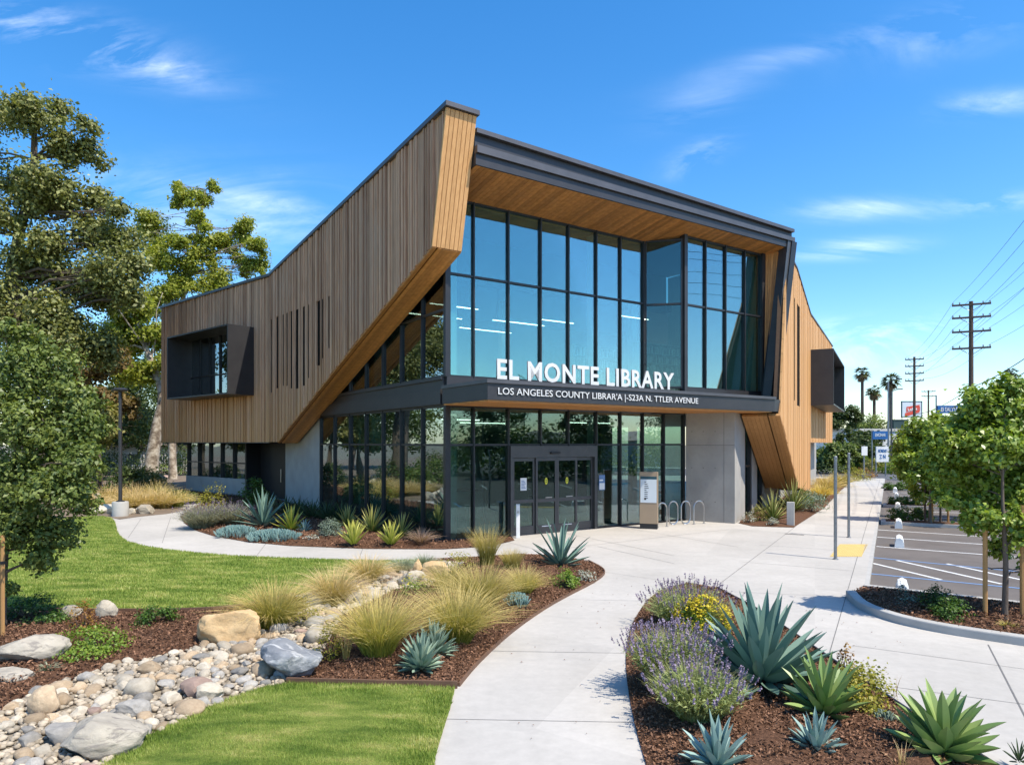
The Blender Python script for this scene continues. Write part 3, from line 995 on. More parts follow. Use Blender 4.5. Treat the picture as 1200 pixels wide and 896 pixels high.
# ---- left timber wall and its fin
topL = [(-1.8, 11.27), (15.1, 10.42)]
def top_l(s): return lerp_line(topL, s)
def bot_l(s): return lerp_line([(-1.02, 7.97), (13.7, 2.85), (15.2, 2.85)], s)
def lo_edge(s):
    # the slanted front edge of the fin
    if s < -1.02: return 7.97 + (s + 1.02) / (-.78) * 3.3
    return bot_l(s)
mb = MB()
poly = [LFT(-1.76, .90, 11.2), LFT(15.1, .90, 10.36), LFT(15.1, .90, 2.87), LFT(13.7, .90, 2.87), LFT(-1.0, .90, 8.0)]
mb.prism(poly, tuple(-U * -.80), r=.5)
slit = [(317.6, 373.4, 460), (324, 371, 455), (331.5, 368, 452), (336, 366, 452), (340.5, 364.5, 455), (346.8, 362.5, 455), (355, 359, 452), (361, 356.5, 443), (372, 352.5, 428), (377.5, 350, 420), (385, 346.5, 408)]
slits = []
for (px, ty, by) in slit:
    a = (px - CX) / FOC
    s_ = (-2.69 - a * 18.74) / (NN.x + a * -NN.y * 1.0) if False else None
    # solve LFT(s, 1.0) bearing
    x0, y0, _ = LFT(0, 1.0); x1, y1, _ = LFT(1, 1.0)
    s_ = (a * y0 - x0) / ((x1 - x0) - a * (y1 - y0))
    d = y0 + (y1 - y0) * s_
    w = .17 + .010 * s_
    slits.append((s_ - w / 2, s_ + w / 2, EYE + (HOR - by) / FOC * d, EYE + (HOR - ty) / FOC * d))
o = mb.build('timber_core', M['wood_gap'], lib)
mb = MB()
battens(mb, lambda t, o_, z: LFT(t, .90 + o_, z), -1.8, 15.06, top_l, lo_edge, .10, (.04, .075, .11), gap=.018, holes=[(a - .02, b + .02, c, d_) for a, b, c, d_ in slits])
mb.build('timber_cladding', M['cedar_weathered_bounce'], lib)
for (a, b, c, d_) in slits:
    mb = MB(); mb.fbox(LFT, a, b, .895, .955, c, d_)
    mb.build('slit_window', M['slit_dark'], lib)
# fin end: six pale boards with open grooves
mb = MB()
ft = [LFT(-1.8, q, 11.25) for q in (1.0, .1)]; fb = [LFT(-1.02, q, 7.99) for q in (1.0, .1)]
mb.hexa([LFT(-1.0, .9, 7.99), LFT(-1.0, .1, 7.99), LFT(-.6, .1, 7.99), LFT(-.6, .9, 7.99), LFT(-1.78, .9, 11.25), LFT(-1.78, .1, 11.25), LFT(-1.3, .1, 11.2), LFT(-1.3, .9, 11.2)], .4, 1)
for i in range(7):
    q0 = 1.0 - i * .9 / 7 - .008; q1 = 1.0 - (i + 1) * .9 / 7 + .008
    mb.hexa([LFT(-1.06, q0, 7.95), LFT(-1.06, q1, 7.95), LFT(-1.0, q1, 7.95), LFT(-1.0, q0, 7.95),
             LFT(-1.85, q0, 11.26), LFT(-1.85, q1, 11.26), LFT(-1.78, q1, 11.26), LFT(-1.78, q0, 11.26)])
mb.build('timber_end_panel', [M['cedar_pale'], M['wood_gap']], lib)
# sloping soffit under the fin, boards running up the slope
mb = MB()
nb = 7
for i in range(nb):
    q0 = .97 - i * .87 / nb - .004; q1 = .97 - (i + 1) * .87 / nb + .004
    zoff = -.02 if i != 1 else .02
    if i == 1:
        q1 = q0 - .03
    mb.hexa([LFT(13.72, q0, 2.83 + zoff), LFT(13.72, q1, 2.83 + zoff), LFT(13.72, q1, 2.89), LFT(13.72, q0, 2.89),
             LFT(-1.03, q0, 7.95 + zoff), LFT(-1.03, q1, 7.95 + zoff), LFT(-1.03, q1, 8.0), LFT(-1.03, q0, 8.0)])
q0, q1 = .80, .10
for i in range(6):
    a, b = q0 - i * .7 / 6 - .004, q0 - (i + 1) * .7 / 6 + .004
    mb.hexa([LFT(13.72, a, 2.80), LFT(13.72, b, 2.80), LFT(13.72, b, 2.84), LFT(13.72, a, 2.84),
             LFT(-1.03, a, 7.92), LFT(-1.03, b, 7.92), LFT(-1.03, b, 7.96), LFT(-1.03, a, 7.96)])
mb.build('timber_soffit', M['cedar_soffit'], lib)
# metal coping
mb = MB()
mb.hexa([LFT(-1.93, 1.05, 11.28), LFT(-1.93, .06, 11.28), LFT(15.12, .06, 10.43), LFT(15.12, 1.05, 10.43),
         LFT(-1.93, 1.05, 11.40), LFT(-1.93, .06, 11.40), LFT(15.12, .06, 10.55), LFT(15.12, 1.05, 10.55)])
mb.hexa([W3(-.05, .06, 10.43), W3(11.4, .06, 10.40), W3(11.4, -.6, 10.40), W3(-.05, -.6, 10.43),
         W3(-.05, .06, 10.55), W3(11.4, .06, 10.52), W3(11.4, -.6, 10.52), W3(-.05, -.6, 10.55)])
mb.build('roof_coping', M['metal_cap'], lib)

# ---- left back wing
mb = MB()
mb.hexa([W3(-.02, -.1, 2.87), W3(11.3, -.1, 2.87), W3(11.3, -9, 2.87), W3(.0, -9, 2.87),
         W3(-.02, -.1, 10.38), W3(11.3, -.1, 10.38), W3(11.3, -9, 10.38), W3(.0, -9, 10.38)])
mb.build('wing_core', M['wood_gap'], lib)
mb = MB()
BX0, BX1, BZ0, BZ1 = 1.35, 7.65, 5.05, 8.25
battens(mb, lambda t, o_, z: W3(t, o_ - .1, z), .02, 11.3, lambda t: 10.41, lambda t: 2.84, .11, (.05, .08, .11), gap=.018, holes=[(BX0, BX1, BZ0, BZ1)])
mb.build('timber_cladding', M['cedar_weathered_bounce'], lib)
mb = MB()
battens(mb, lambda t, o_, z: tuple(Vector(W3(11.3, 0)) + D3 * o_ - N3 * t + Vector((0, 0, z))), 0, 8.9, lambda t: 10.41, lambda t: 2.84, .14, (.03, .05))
mb.build('timber_side_cladding', M['cedar_weathered_bounce'], lib)
# projecting window box: four metal sides and a gridded pane set at the back
wb = MB(); th = .07; OUT = 1.26
wb.fbox(W3, BX0, BX1, -.05, OUT, BZ1 - th, BZ1)
wb.fbox(W3, BX0, BX1, -.05, OUT, BZ0, BZ0 + th)
wb.fbox(W3, BX0, BX0 + th, -.05, OUT - .001, BZ0 + th, BZ1 - th)
wb.fbox(W3, BX1 - th, BX1, -.05, OUT - .001, BZ0 + th, BZ1 - th)
wbo = wb.build('window_box', M['metal_dark'], lib)
g = MB(); g.fbox(W3, BX0 + th, BX1 - th, -.02, 0.0, BZ0 + th, BZ1 - th)
g.build('glazing', M['glass_dark'], wbo)
g = MB()
for k in range(1, 6):
    t = BX0 + (BX1 - BX0) * k / 6
    g.fbox(W3, t - .03, t + .03, .003, .07, BZ0 + th, BZ1 - th)
g.fbox(W3, BX0 + th, BX1 - th, .003, .06, 6.2, 6.26)
g.build('frame', M['metal_black'], wbo)
# ground floor of the wing: ribbon window over a low wall, dark doorway recess, underside
mb = MB(); mb.fbox(W3, 0, 11.3, -8.9, .0, 2.80, 2.835)
mb.build('underside', M['metal_dark'], lib)
mb = MB(); mb.fbox(W3, 4.2, 10.9, -1.5, -1.2, 0, .95); mb.fbox(W3, 10.6, 10.9, -8, -1.5, 0, 2.8)
mb.build('sill_wall', M['concrete_wall'], lib)
mb = MB()
for k in range(6):
    t = 4.3 + 6.5 * k / 5
    mb.fbox(W3, t - .022, t + .022, -1.45, -1.22, .95, 2.80)
mb.fbox(W3, 4.34, 10.76, -1.44, -1.23, 1.72, 1.78)
f = mb.build('ribbon_window', M['metal_frame'], lib)
g = MB(); g.fbox(W3, 4.3, 10.8, -1.36, -1.34, .96, 2.79); g.build('glazing', M['glass_low'], f)
mb = MB(); mb.fbox(W3, -.5, 4.2, -2.2, -2.0, 0, 2.8); mb.fbox(W3, 4.2, 4.32, -2.0, -1.2, 0, 2.8)
mb.build('recess_panel', M['metal_black'], lib)
mb = MB(); mb.fbox(W3, 1.2, 2.3, -2.0, -1.96, .02, 2.3)
d = mb.build('door', M['metal_black'], lib)
g = MB(); g.tube([W3(2.12, -1.9, .85), W3(2.12, -1.9, 1.5)], .018, 8); g.build('handle', M['steel'], d)

# ---- concrete pier left of the glass
mb = MB()
mb.hexa([LFT(10.9, .0), LFT(16.0, .0), LFT(16.0, -.4), LFT(10.9, -.4), LFT(10.9, 0, 3.9), LFT(16.0, 0, 3.0), LFT(16.0, -.4, 3.0), LFT(10.9, -.4, 3.9)])
mb.build('concrete_pier', M['concrete_wall'], lib)

# ---- curtain walls
def curtain(fr, a_list, z_list, glass, name='curtain_wall', depth=.13, mw=.046, skip=None, b0=0.0, edge_w=None):
    """uprights at a_list, rails at z_list; skip(a, z) leaves a bay open"""
    mb = MB(); gl = MB()
    for i, a in enumerate(a_list):
        w = edge_w if edge_w and i in (0, len(a_list) - 1) else mw
        z0 = z_list[0]
        if skip and 0 < i < len(a_list) - 1 and skip(a, z_list[0] + .1):
            z0 = z_list[1]
        mb.fbox(fr, a - w / 2, a + w / 2, b0 - depth, b0 + .045, z0, z_list[-1])
    for j, z in enumerate(z_list):
        h = .06
        for i in range(len(a_list) - 1):
            a0, a1 = a_list[i] + mw / 2, a_list[i + 1] - mw / 2
            if j == 0 and skip and skip((a0 + a1) / 2, z + .1): continue
            zz0, zz1 = (z, z + h) if j == 0 else ((z - h, z) if j == len(z_list) - 1 else (z - h / 2, z + h / 2))
            mb.fbox(fr, a0, a1, b0 - depth + .01, b0 + .02, zz0, zz1)
    for j in range(len(z_list) - 1):
        for i in range(len(a_list) - 1):
            a0, a1 = a_list[i], a_list[i + 1]
            if skip and skip((a0 + a1) / 2, (z_list[j] + z_list[j + 1]) / 2): continue
            e = random.uniform(-.006, .006)
            gl.hexa([fr(a0 + .02, b0 - .045, z_list[j] + .02), fr(a1 - .02, b0 - .045 + e, z_list[j] + .02), fr(a1 - .02, b0 - .03 + e, z_list[j] + .02), fr(a0 + .02, b0 - .03, z_list[j] + .02),
                     fr(a0 + .02, b0 - .045, z_list[j + 1] - .02), fr(a1 - .02, b0 - .045 + e, z_list[j + 1] - .02), fr(a1 - .02, b0 - .03 + e, z_list[j + 1] - .02), fr(a0 + .02, b0 - .03, z_list[j + 1] - .02)])
    f = mb.build(name, M['metal_frame'], lib)
    gl.build('glazing', glass, f)
    return f

UF = [.0, .9, 2.11, 3.31, 4.41, 5.58, 6.65, 7.7, 8.73, 9.76]
SL = [0.0, 1.5, 3.0, 4.45, 5.95, 7.5, 9.2, 10.86]
curtain(P, UF, [0.0, 2.75, 3.88], M['glass_low'], skip=lambda a, z: 2.11 < a < 5.58 and z < 2.75)
curtain(LFT, SL[0:], [0.0, 2.75, 3.88], M['glass_low'], b0=-.002)
curtain(P, [0.0, .9, 2.11, 3.31, 4.41, 5.58, 6.65, 7.72], [4.68, 7.62, 9.78], M['glass_up'])
curtain(LFT, SL[0:7], [4.68, 6.6, 8.0, 9.7], M['glass_dark'], b0=-.002)
# return and bay
RA = Vector(P(7.77, 0)); RB = Vector(P(8.72, .95)); rl = (RB - RA).length; rd = (RB - RA).normalized(); rn = Vector((rd.y, -rd.x, 0))
if rn.dot(NN) < 0: rn = -rn
def RET(a, b, z): return tuple(RA + rd * a + rn * b + Z3 * z)
curtain(RET, [.06, rl - .08], [4.68, 7.58, 9.80], M['glass_low'], depth=.12)
BU = [8.78, 9.80, 10.87, 11.95, 12.98]
def BAY(a, b, z): return P(a, .95 + b, z)
curtain(BAY, BU, [4.68, 7.56, 9.92], M['glass_bay'], edge_w=.14)
mb = MB(); mb.fbox(BAY, 8.67, 8.82, -.15, .07, 4.42, 9.98); mb.fbox(BAY, 12.92, 13.1, -.2, .07, 4.42, 9.98)
mb.fbox(BAY, 8.84, 12.92, -.12, .06, 4.42, 4.70)
mb.build('bay_frame', M['metal_dark'], lib)
mb = MB(); mb.fbox(P, -.05, .045, -.045, .055, 0, 3.88); mb.fbox(P, -.05, .045, -.045, .055, 4.68, 9.78)
mb.build('corner_post', M['metal_frame'], lib)

# ---- canopy with the lettering band
CU1, CP = 11.62, 2.45
mb = MB()
mb.prism([P(-.15, CP, 3.90), P(CU1, CP, 3.90), RT(-.6, -.02, 3.90), P(12.9, .9, 3.90), P(-.15, .05, 3.90)], (0, 0, .42), m=0)
mb.prism([P(-.19, CP + .05, 4.32), P(CU1 + .03, CP + .05, 4.32), P(CU1 + .03, CP - .25, 4.32), P(-.19, CP - .25, 4.32)], (0, 0, .09), m=1)
mb.prism([P(-.19, CP - .26, 4.32), P(-.05, CP - .26, 4.32), P(-.05, .06, 4.32), P(-.19, .06, 4.32)], (0, 0, .09), m=1)
mb.prism([P(-.05, CP - .26, 4.321), P(CU1 - .1, CP - .26, 4.321), P(12.3, .98, 4.321), P(-.05, .06, 4.321)], (0, 0, .05), m=1)
canopy = mb.build('canopy', [M['metal_dark'], M['metal_cap']], lib)
mb = MB()
n = 17
for i in range(n):
    p0 = .07 + (CP - .02 - .07) * i / n; p1 = .07 + (CP - .02 - .07) * (i + 1) / n - .006
    ue = 11.5 if p0 > 1.6 else 12.2
    mb.fbox(P, -.12, ue, p0, p1, 3.865, 3.895)
mb.build('soffit_boards', M['cedar_soffit'], canopy)
# spandrel bands between the two storeys
mb = MB()
mb.fbox(P, .0, 12.5, -.14, .048, 4.37, 4.68)
mb.fbox(LFT, .07, 11.2, -.12, .06, 3.88, 4.68)
mb.fbox(LFT, .072, 11.2, .06, .13, 4.60, 4.685)
mb.fbox(LFT, .072, 11.2, .06, .15, 3.90, 4.33)
mb.build('spandrel', M['metal_dark'], lib)

# ---- roof edge: two stepped metal bands over a timber soffit
RP = 1.72; RU0, RU1 = -.08, 13.74
def zt(u): return 11.0 - (u / 13.7) * .22
mb = MB()
def fascia(p0, p1, za, zb, m):
    mb.hexa([P(RU0, p1, za(RU0)), P(RU1, p1, za(RU1)), P(RU1, p0, za(RU1)), P(RU0, p0, za(RU0)),
             P(RU0, p1, zb(RU0)), P(RU1, p1, zb(RU1)), P(RU1, p0, zb(RU1)), P(RU0, p0, zb(RU0))], m=m)
lo = lambda u: 10.06
fascia(RP - .5, RP + .04, lo, lambda u: 10.36 - u * .004, 0)
fascia(RP - .5, RP + .12, lambda u: 10.361 - u * .004, lambda u: 10.55 - u * .007, 1)
fascia(RP - .5, RP - .02, lambda u: 10.551 - u * .007, lambda u: zt(u) - .12, 0)
fascia(RP - 1.2, RP + .10, lambda u: zt(u) - .119, zt, 1)
mb.build('roof_fascia', [M['metal_dark'], M['metal_cap']], lib)
mb = MB()
def glass_line(u):
    if u < 7.77: return .0
    if u < 8.72: return u - 7.77
    return .95
def sz(p): return 9.77 + .17 * p
u = -.04
while u < 13.66:
    w = .145
    a, b = u + .004, u + w - .004
    pa, pb = glass_line(a) - .25, glass_line(b) - .25
    mb.hexa([P(a, pa, sz(pa)), P(b, pb, sz(pb)), P(b, RP, sz(RP)), P(a, RP, sz(RP)),
             P(a, pa, sz(pa) + .03), P(b, pb, sz(pb) + .03), P(b, RP, sz(RP) + .03), P(a, RP, sz(RP) + .03)])
    u += w
mb.build('roof_soffit', M['cedar_soffit'], lib)
mb = MB()
mb.prism([P(-.06, RP - .1, 10.07), P(13.7, RP - .1, 10.07), P(13.2, -4, 10.07), P(-.06, -4, 10.07)], (0, 0, .5))
mb.fbox(P, -.05, 13.1, -4.2, -4.001, 8.45, 10.5)
mb.prism([P(-.06, -3.9, 8.5), P(13.0, -3.9, 8.5), RT(3, -.4, 8.5), RT(23, -1.5, 8.5), RT(23, -16, 8.5), W3(0.6, -8, 8.5), LFT(15, .05, 8.5)], (0, 0, .3))
mb.build('roof', M['metal_dark'], lib)

# ---- slanted metal prop and the timber cheek at the right end
mb = MB()
def prop(u0, u1, v0, v1, p0, p1, m):
    mb.hexa([P(u0, p1, 4.36), P(u1, p1, 4.36), P(u1, p0, 4.36), P(u0, p0, 4.36), P(v0, p1, 10.3), P(v1, p1, 10.3), P(v1, p0, 10.3), P(v0, p0, 10.3)], m=m)
prop(12.30, 12.48, 13.36, 13.56, 1.45, 1.80, 1)
prop(12.483, 12.74, 13.563, 13.86, 1.25, 1.84, 0)
mb.build('slanted_prop', [M['metal_black'], M['metal_grey']], lib)
mb = MB()
for i in range(7):
    f0, f1 = i / 7, (i + 1) / 7 - .012
    def Q(f, z):
        k = (z - 4.4) / 5.6
        a = Vector(P(13.1, .92)); b = Vector(P(12.45 + 1.0 * k, 1.5))
        return tuple(a.lerp(b, f) + Z3 * z)
    a0, a1, b1, b0 = Q(f0, 4.4), Q(f1, 4.4), Q(f1, 10.0), Q(f0, 10.0)
    mb.prism([a0, a1, b1, b0], (.03, .03, 0))
mb.build('timber_cheek', M['cedar_soffit'], lib)

# ---- right hand concrete
A_, B_, C_ = (6.31, 24.75), (7.75, 23.75), (8.67, 25.41)
mb = MB()
mb.prism([(*A_, 0), (*B_, 0), (*C_, 0), (C_[0] - .6, C_[1] + .9, 0), (A_[0] + .3, A_[1] + 1.2, 0)], (0, 0, 3.9))
mb.build('concrete_pier', M['concrete_wall'], lib)
mb = MB()
jn = (Vector((B_[0] - A_[0], B_[1] - A_[1], 0))).normalized(); jo = Vector((jn.y, -jn.x, 0))
if jo.y > 0: jo = -jo
def PIER(a, b, z): return tuple(Vector((*A_, 0)) + jn * a + jo * b + Z3 * z)
LP = math.hypot(B_[0] - A_[0], B_[1] - A_[1])
mb.fbox(PIER, .02, LP - .01, -.01, .002, 2.72, 2.735)
mb.fbox(PIER, LP * .78, LP * .78 + .015, -.01, .002, .02, 2.715); mb.fbox(PIER, LP * .78, LP * .78 + .015, -.01, .002, 2.74, 3.88)
for a in (.2, .62, 1.05):
    for z in (.7, 1.9, 3.2):
        mb.lathe(PIER(a, .0, z), [(.0, 0), (.0, 0)], 4) if False else mb.fbox(PIER, a, a + .03, -.01, .003, z, z + .03)
mb.build('board_joint', M['joint'], lib)
mb = MB()
C0 = Vector((*C_, 0))
def CW(t, o, z): return tuple(C0 + RD * t + RN * o + Z3 * z)
mb.fbox(CW, 1.5, 2.65, -.4, 0, 0, 3.9); mb.fbox(CW, 4.15, 11.0, -.4, 0, 0, 3.9)
mb.fbox(CW, 11.0, 25.0, -.4, .25, 0, 2.85)
mb.build('concrete_wall', M['concrete_wall'], lib)
for (a, b) in ((.12, 1.5), (2.65, 4.15)):
    mb = MB(); mb.fbox(CW, a, a + .09, -.3, -.02, 0, 3.88); mb.fbox(CW, b - .2, b, -.3, -.02, 0, 3.88); mb.fbox(CW, a + .09, b - .2, -.28, -.04, 1.9, 1.96)
    f = mb.build('slot_window', M['metal_frame'], lib)
    g = MB(); g.fbox(CW, a + .09, b - .2, -.17, -.15, 0.02, 3.86); g.build('glazing', M['glass_low'], f)

# ---- right timber wall
rt_top = [(-.9, 9.95), (3.9, 9.95), (9.4, 8.98), (23.8, 9.2)]
def top_r(t): return lerp_line(rt_top, t)
def bot_r(t):
    if t < -.8: return 3.8
    if t < 4.53: return 3.8 + (t + .8) / 5.33 * (.94 - 3.8)
    if t < 9.4: return .94 - (t - 4.53) / 4.87 * .5
    return 2.85
def front_r(z): return -.8 + max(0, (z - 3.8) / 6.15) * 1.8
slots = [(2.95, 3.35, 4.5, 8.6), (4.0, 5.0, 4.35, 8.55)]
RBX0, RBX1, RBZ0, RBZ1 = 9.5, 18.2, 4.62, 7.3
mb = MB()
mb.prism([RT(-.7, -.08, 3.85), RT(4.6, -.08, 1.0), RT(9.36, -.08, .5), RT(9.36, -.08, 4.3), RT(-.62, -.08, 4.3)], tuple(-RN * 1.2))
mb.prism([RT(-.60, -.08, 4.302), RT(9.36, -.08, 4.302), RT(9.38, -.08, 2.9), RT(23.7, -.08, 2.9), RT(23.7, -.08, 9.1), RT(9.4, -.08, 8.9), RT(3.9, -.08, 9.85), RT(1.0, -.08, 9.85)], tuple(-RN * .2))
mb.build('timber_core', M['wood_gap'], lib)
mb = MB()
t = -.8
while t < 23.75:
    w = .16 * random.choice((.8, 1, 1, 1.25)); w = min(w, 23.8 - t)
    for s in slots + [(RBX0, RBX1), (9.4, 9.4)]:
        for e_ in s[:2]:
            if t + .012 < e_ < t + w: w = e_ - t
    a, b = t + .004, t + w - .004
    r_ = random.random(); dep = random.choice((-.015, -.008, 0.0))
    lo_a, lo_b, hi_a, hi_b = bot_r(a), bot_r(b), top_r(a), top_r(b)
    if b < 1.0:
        hi_a = min(hi_a, 3.8 + (a + .8) / 1.8 * 6.15); hi_b = min(hi_b, 3.8 + (b + .8) / 1.8 * 6.15)
    if b <= 9.4 < t + w: pass
    mid = (a + b) / 2
    cuts = [(s[2], s[3]) for s in slots if s[0] < mid < s[1]] + ([(RBZ0, RBZ1)] if RBX0 < mid < RBX1 else [])
    lo_ = (lo_a, lo_b); segs = []
    for (c0, c1) in sorted(cuts):
        segs.append((lo_, (c0, c0))); lo_ = (c1, c1)
    segs.append((lo_, (hi_a, hi_b)))
    for (l, h) in segs:
        if h[0] - l[0] < .02 and h[1] - l[1] < .02: continue
        mb.hexa([RT(a, -.08, l[0]), RT(b, -.08, l[1]), RT(b, dep, l[1]), RT(a, dep, l[0]), RT(a, -.08, h[0]), RT(b, -.08, h[1]), RT(b, dep, h[1]), RT(a, dep, h[0])], r_)
    t += w
mb.build('timber_cladding', M['cedar_pale'], lib)
for s in slots:
    mb = MB(); mb.fbox(RT, s[0], s[1], -.079, -.03, s[2], s[3]); mb.build('slit_window', M['slit_dark'], lib)
# sloping timber underside of the right wall
mb = MB()
for i in range(9):
    o0 = -.02 - i * 1.3 / 9; o1 = -.02 - (i + 1) * 1.3 / 9 + .006
    if i == 2:
        o1 = o0 - .1
    mb.hexa([RT(-.85, o0, 3.76), RT(-.85, o1, 3.76), RT(-.8, o1, 3.84), RT(-.8, o0, 3.84),
             RT(4.55, o0, .88), RT(4.55, o1, .88), RT(4.6, o1, .97), RT(4.6, o0, .97)])
mb.build('timber_soffit', M['cedar_warm'], lib)
mb = MB()
for (a, za), (b, zb) in zip(rt_top[:-1], rt_top[1:]):
    a = max(a, 1.0) if a < 1 else a
    mb.hexa([RT(a, .03, za + .002), RT(b, .03, zb + .002), RT(b, -1.3, zb + .002), RT(a, -1.3, za + .002), RT(a, .03, za + .07), RT(b, .03, zb + .07), RT(b, -1.3, zb + .07), RT(a, -1.3, za + .07)])
mb.build('roof_coping', M['metal_cap'], lib)
# projecting window box on the right wall, open outwards
wb = MB(); OUT = 1.0
wb.fbox(RT, RBX0, RBX1, -.05, OUT, RBZ1 - th, RBZ1); wb.fbox(RT, RBX0, RBX1, -.05, OUT, RBZ0, RBZ0 + th)
wb.fbox(RT, RBX0, RBX0 + th, -.05, OUT - .001, RBZ0 + th, RBZ1 - th); wb.fbox(RT, RBX1 - th, RBX1, -.05, OUT - .001, RBZ0 + th, RBZ1 - th)
wbo = wb.build('window_box', M['metal_dark'], lib)
g = MB(); g.fbox(RT, RBX0 + th, RBX1 - th, -.04, -.02, RBZ0 + th, RBZ1 - th); g.build('glazing', M['glass_dark'], wbo)
g = MB(); g.fbox(RT, 9.4, 23.7, -1.0, -.01, 2.82, 2.847); g.build('underside', M['cedar_warm'], lib)

# ---- entrance: dark metal surround and four glazed leaves
mb = MB()
D0, D1 = 2.14, 5.55
mb.fbox(P, D0, D1, -.16, .09, 2.36, 2.715)
mb.fbox(P, D0, D0 + .10, -.16, .085, 0, 2.36); mb.fbox(P, D1 - .10, D1, -.16, .085, 0, 2.36)
ent = mb.build('entrance_frame', M['metal_grey'], lib)
g = MB(); g.fbox(P, 3.62, 3.98, .09, .15, 2.47, 2.53); g.build('sensor', M['metal_black'], ent)
leaves = [(2.24, 3.08, .02, 'fixed'), (3.08, 3.90, .07, 'slide'), (3.90, 4.72, .07, 'slide'), (4.72, 5.45, -.02, 'fixed')]
for (a, b, p_, kind_) in leaves:
    mb = MB(); q0, q1 = p_ - .055, p_
    st = .075
    mb.fbox(P, a + .004, a + st, q0, q1, .01, 2.35); mb.fbox(P, b - st, b - .004, q0, q1, .01, 2.35)
    mb.fbox(P, a + st, b - st, q0, q1, .01, .27); mb.fbox(P, a + st, b - st, q0, q1, 2.25, 2.35); mb.fbox(P, a + st, b - st, q0, q1, .98, 1.08)
    lf = mb.build('door_leaf', M['metal_grey'], lib)
    g = MB(); g.fbox(P, a + st, b - st, q0 + .02, q0 + .03, .27, .98); g.fbox(P, a + st, b - st, q0 + .02, q0 + .03, 1.08, 2.25)
    g.build('glazing', M['glass_low'], lf)
    if kind_ == 'slide':
        c = (a + b) / 2
        g = MB(); g.prism([P(c + .055 * math.cos(k * math.pi / 6), p_ - .02, 1.62 + .11 * math.sin(k * math.pi / 6)) for k in range(12)], tuple(NN * .006))
        o = g.build('yellow_sticker', M['yellow_sign'], lf); o['label'] = 'yellow oval warning sticker'
        g = MB()
        for dz in (.035, -.02): g.fbox(P, c - .025, c + .025, p_ - .0139, p_ - .012, 1.60 + dz, 1.625 + dz)
        g.build('sticker_print', M['metal_black'], lf)
        g = MB(); g.fbox(P, c - .18, c + .18, p_ + .001, p_ + .004, .22, .245); g.build('label_strip', M['white_paint'], lf)
        g = MB(); g.fbox(P, c - .05, c + .2, p_ + .001, p_ + .02, 1.10, 1.13); g.build('handle', M['steel'], lf)
    elif a < 3:
        g = MB(); g.fbox(P, 2.55, 2.78, p_ - .02, p_ - .012, 1.36, 1.74); o = g.build('paper_notice', M['white_paint'], lf)
        g = MB()
        for k in range(6): g.fbox(P, 2.58, 2.75 - .03 * (k % 3), p_ - .0118, p_ - .010, 1.42 + k * .045, 1.437 + k * .045)
        g.build('notice_print', M['blue_sign'], lf)
# posters on the glass beside the doors
mb = MB(); mb.fbox(P, 5.72, 5.98, -.028, -.022, 1.25, 1.75)
po = mb.build('window_poster', M['blue_paint'], lib)
g = MB(); g.fbox(P, 5.74, 5.96, -.0215, -.019, 1.27, 1.48); g.fbox(P, 5.74, 5.9, -.0215, -.019, 1.55, 1.6); g.build('poster_print', M['white_paint'], po)

# ---- structure seen through the glass
mb = MB()
back = [P(-.1, -.14), P(9.7, -.14), P(12.6, -.1), RT(20, -2.2), RT(20, -14), W3(2, -6), LFT(14, -.2)]
mb.prism([(x, y, .0) for x, y, z in back], (0, 0, .02), m=0)
mb.prism([(x, y, 3.92) for x, y, z in [P(-.0, -.2), P(9.7, -.2), P(12.6, .5), RT(20, -2.2), RT(20, -14), LFT(14, -.3)]], (0, 0, .44), m=1)
mb.build('floor_slab', [M['inner_floor'], M['plaster']], lib)
mb = MB()
mb.fbox(P, 1.0, 14.5, -9.2, -9.0, .02, 3.9); mb.fbox(P, .8, 17, -10.2, -10.0, 4.37, 8.6)
mb.fbox(LFT, 11.0, 11.2, -9, -.4, .02, 3.9); mb.fbox(LFT, 10.9, 11.2, -9, -.3, 4.37, 8.6)
mb.fbox(P, 13.1, 13.25, -3.9, .6, 4.37, 10.0)
mb.build('inner_wall', M['plaster'], lib)
mb = MB(); mb.fbox(P, 3.2, 5.0, -3.2, -3.05, .02, 3.2); mb.fbox(P, 7.2, 9.3, -4.1, -4.0, .02, 3.4)
mb.build('inner_screen', M['dark_inner'], lib)
for (u_, p_) in ((.42, -.5), (5.85, -.5), (.42, -6.0), (5.85, -6.0), (10.6, -3.5)):
    mb = MB(); mb.fbox(P, u_ - .13, u_ + .13, p_ - .13, p_ + .13, .02, 3.92); mb.fbox(P, u_ - .13, u_ + .13, p_ - .13, p_ + .13, 4.36, 9.75 if p_ > -3 else 8.52)
    mb.build('column', M['plaster'], lib)

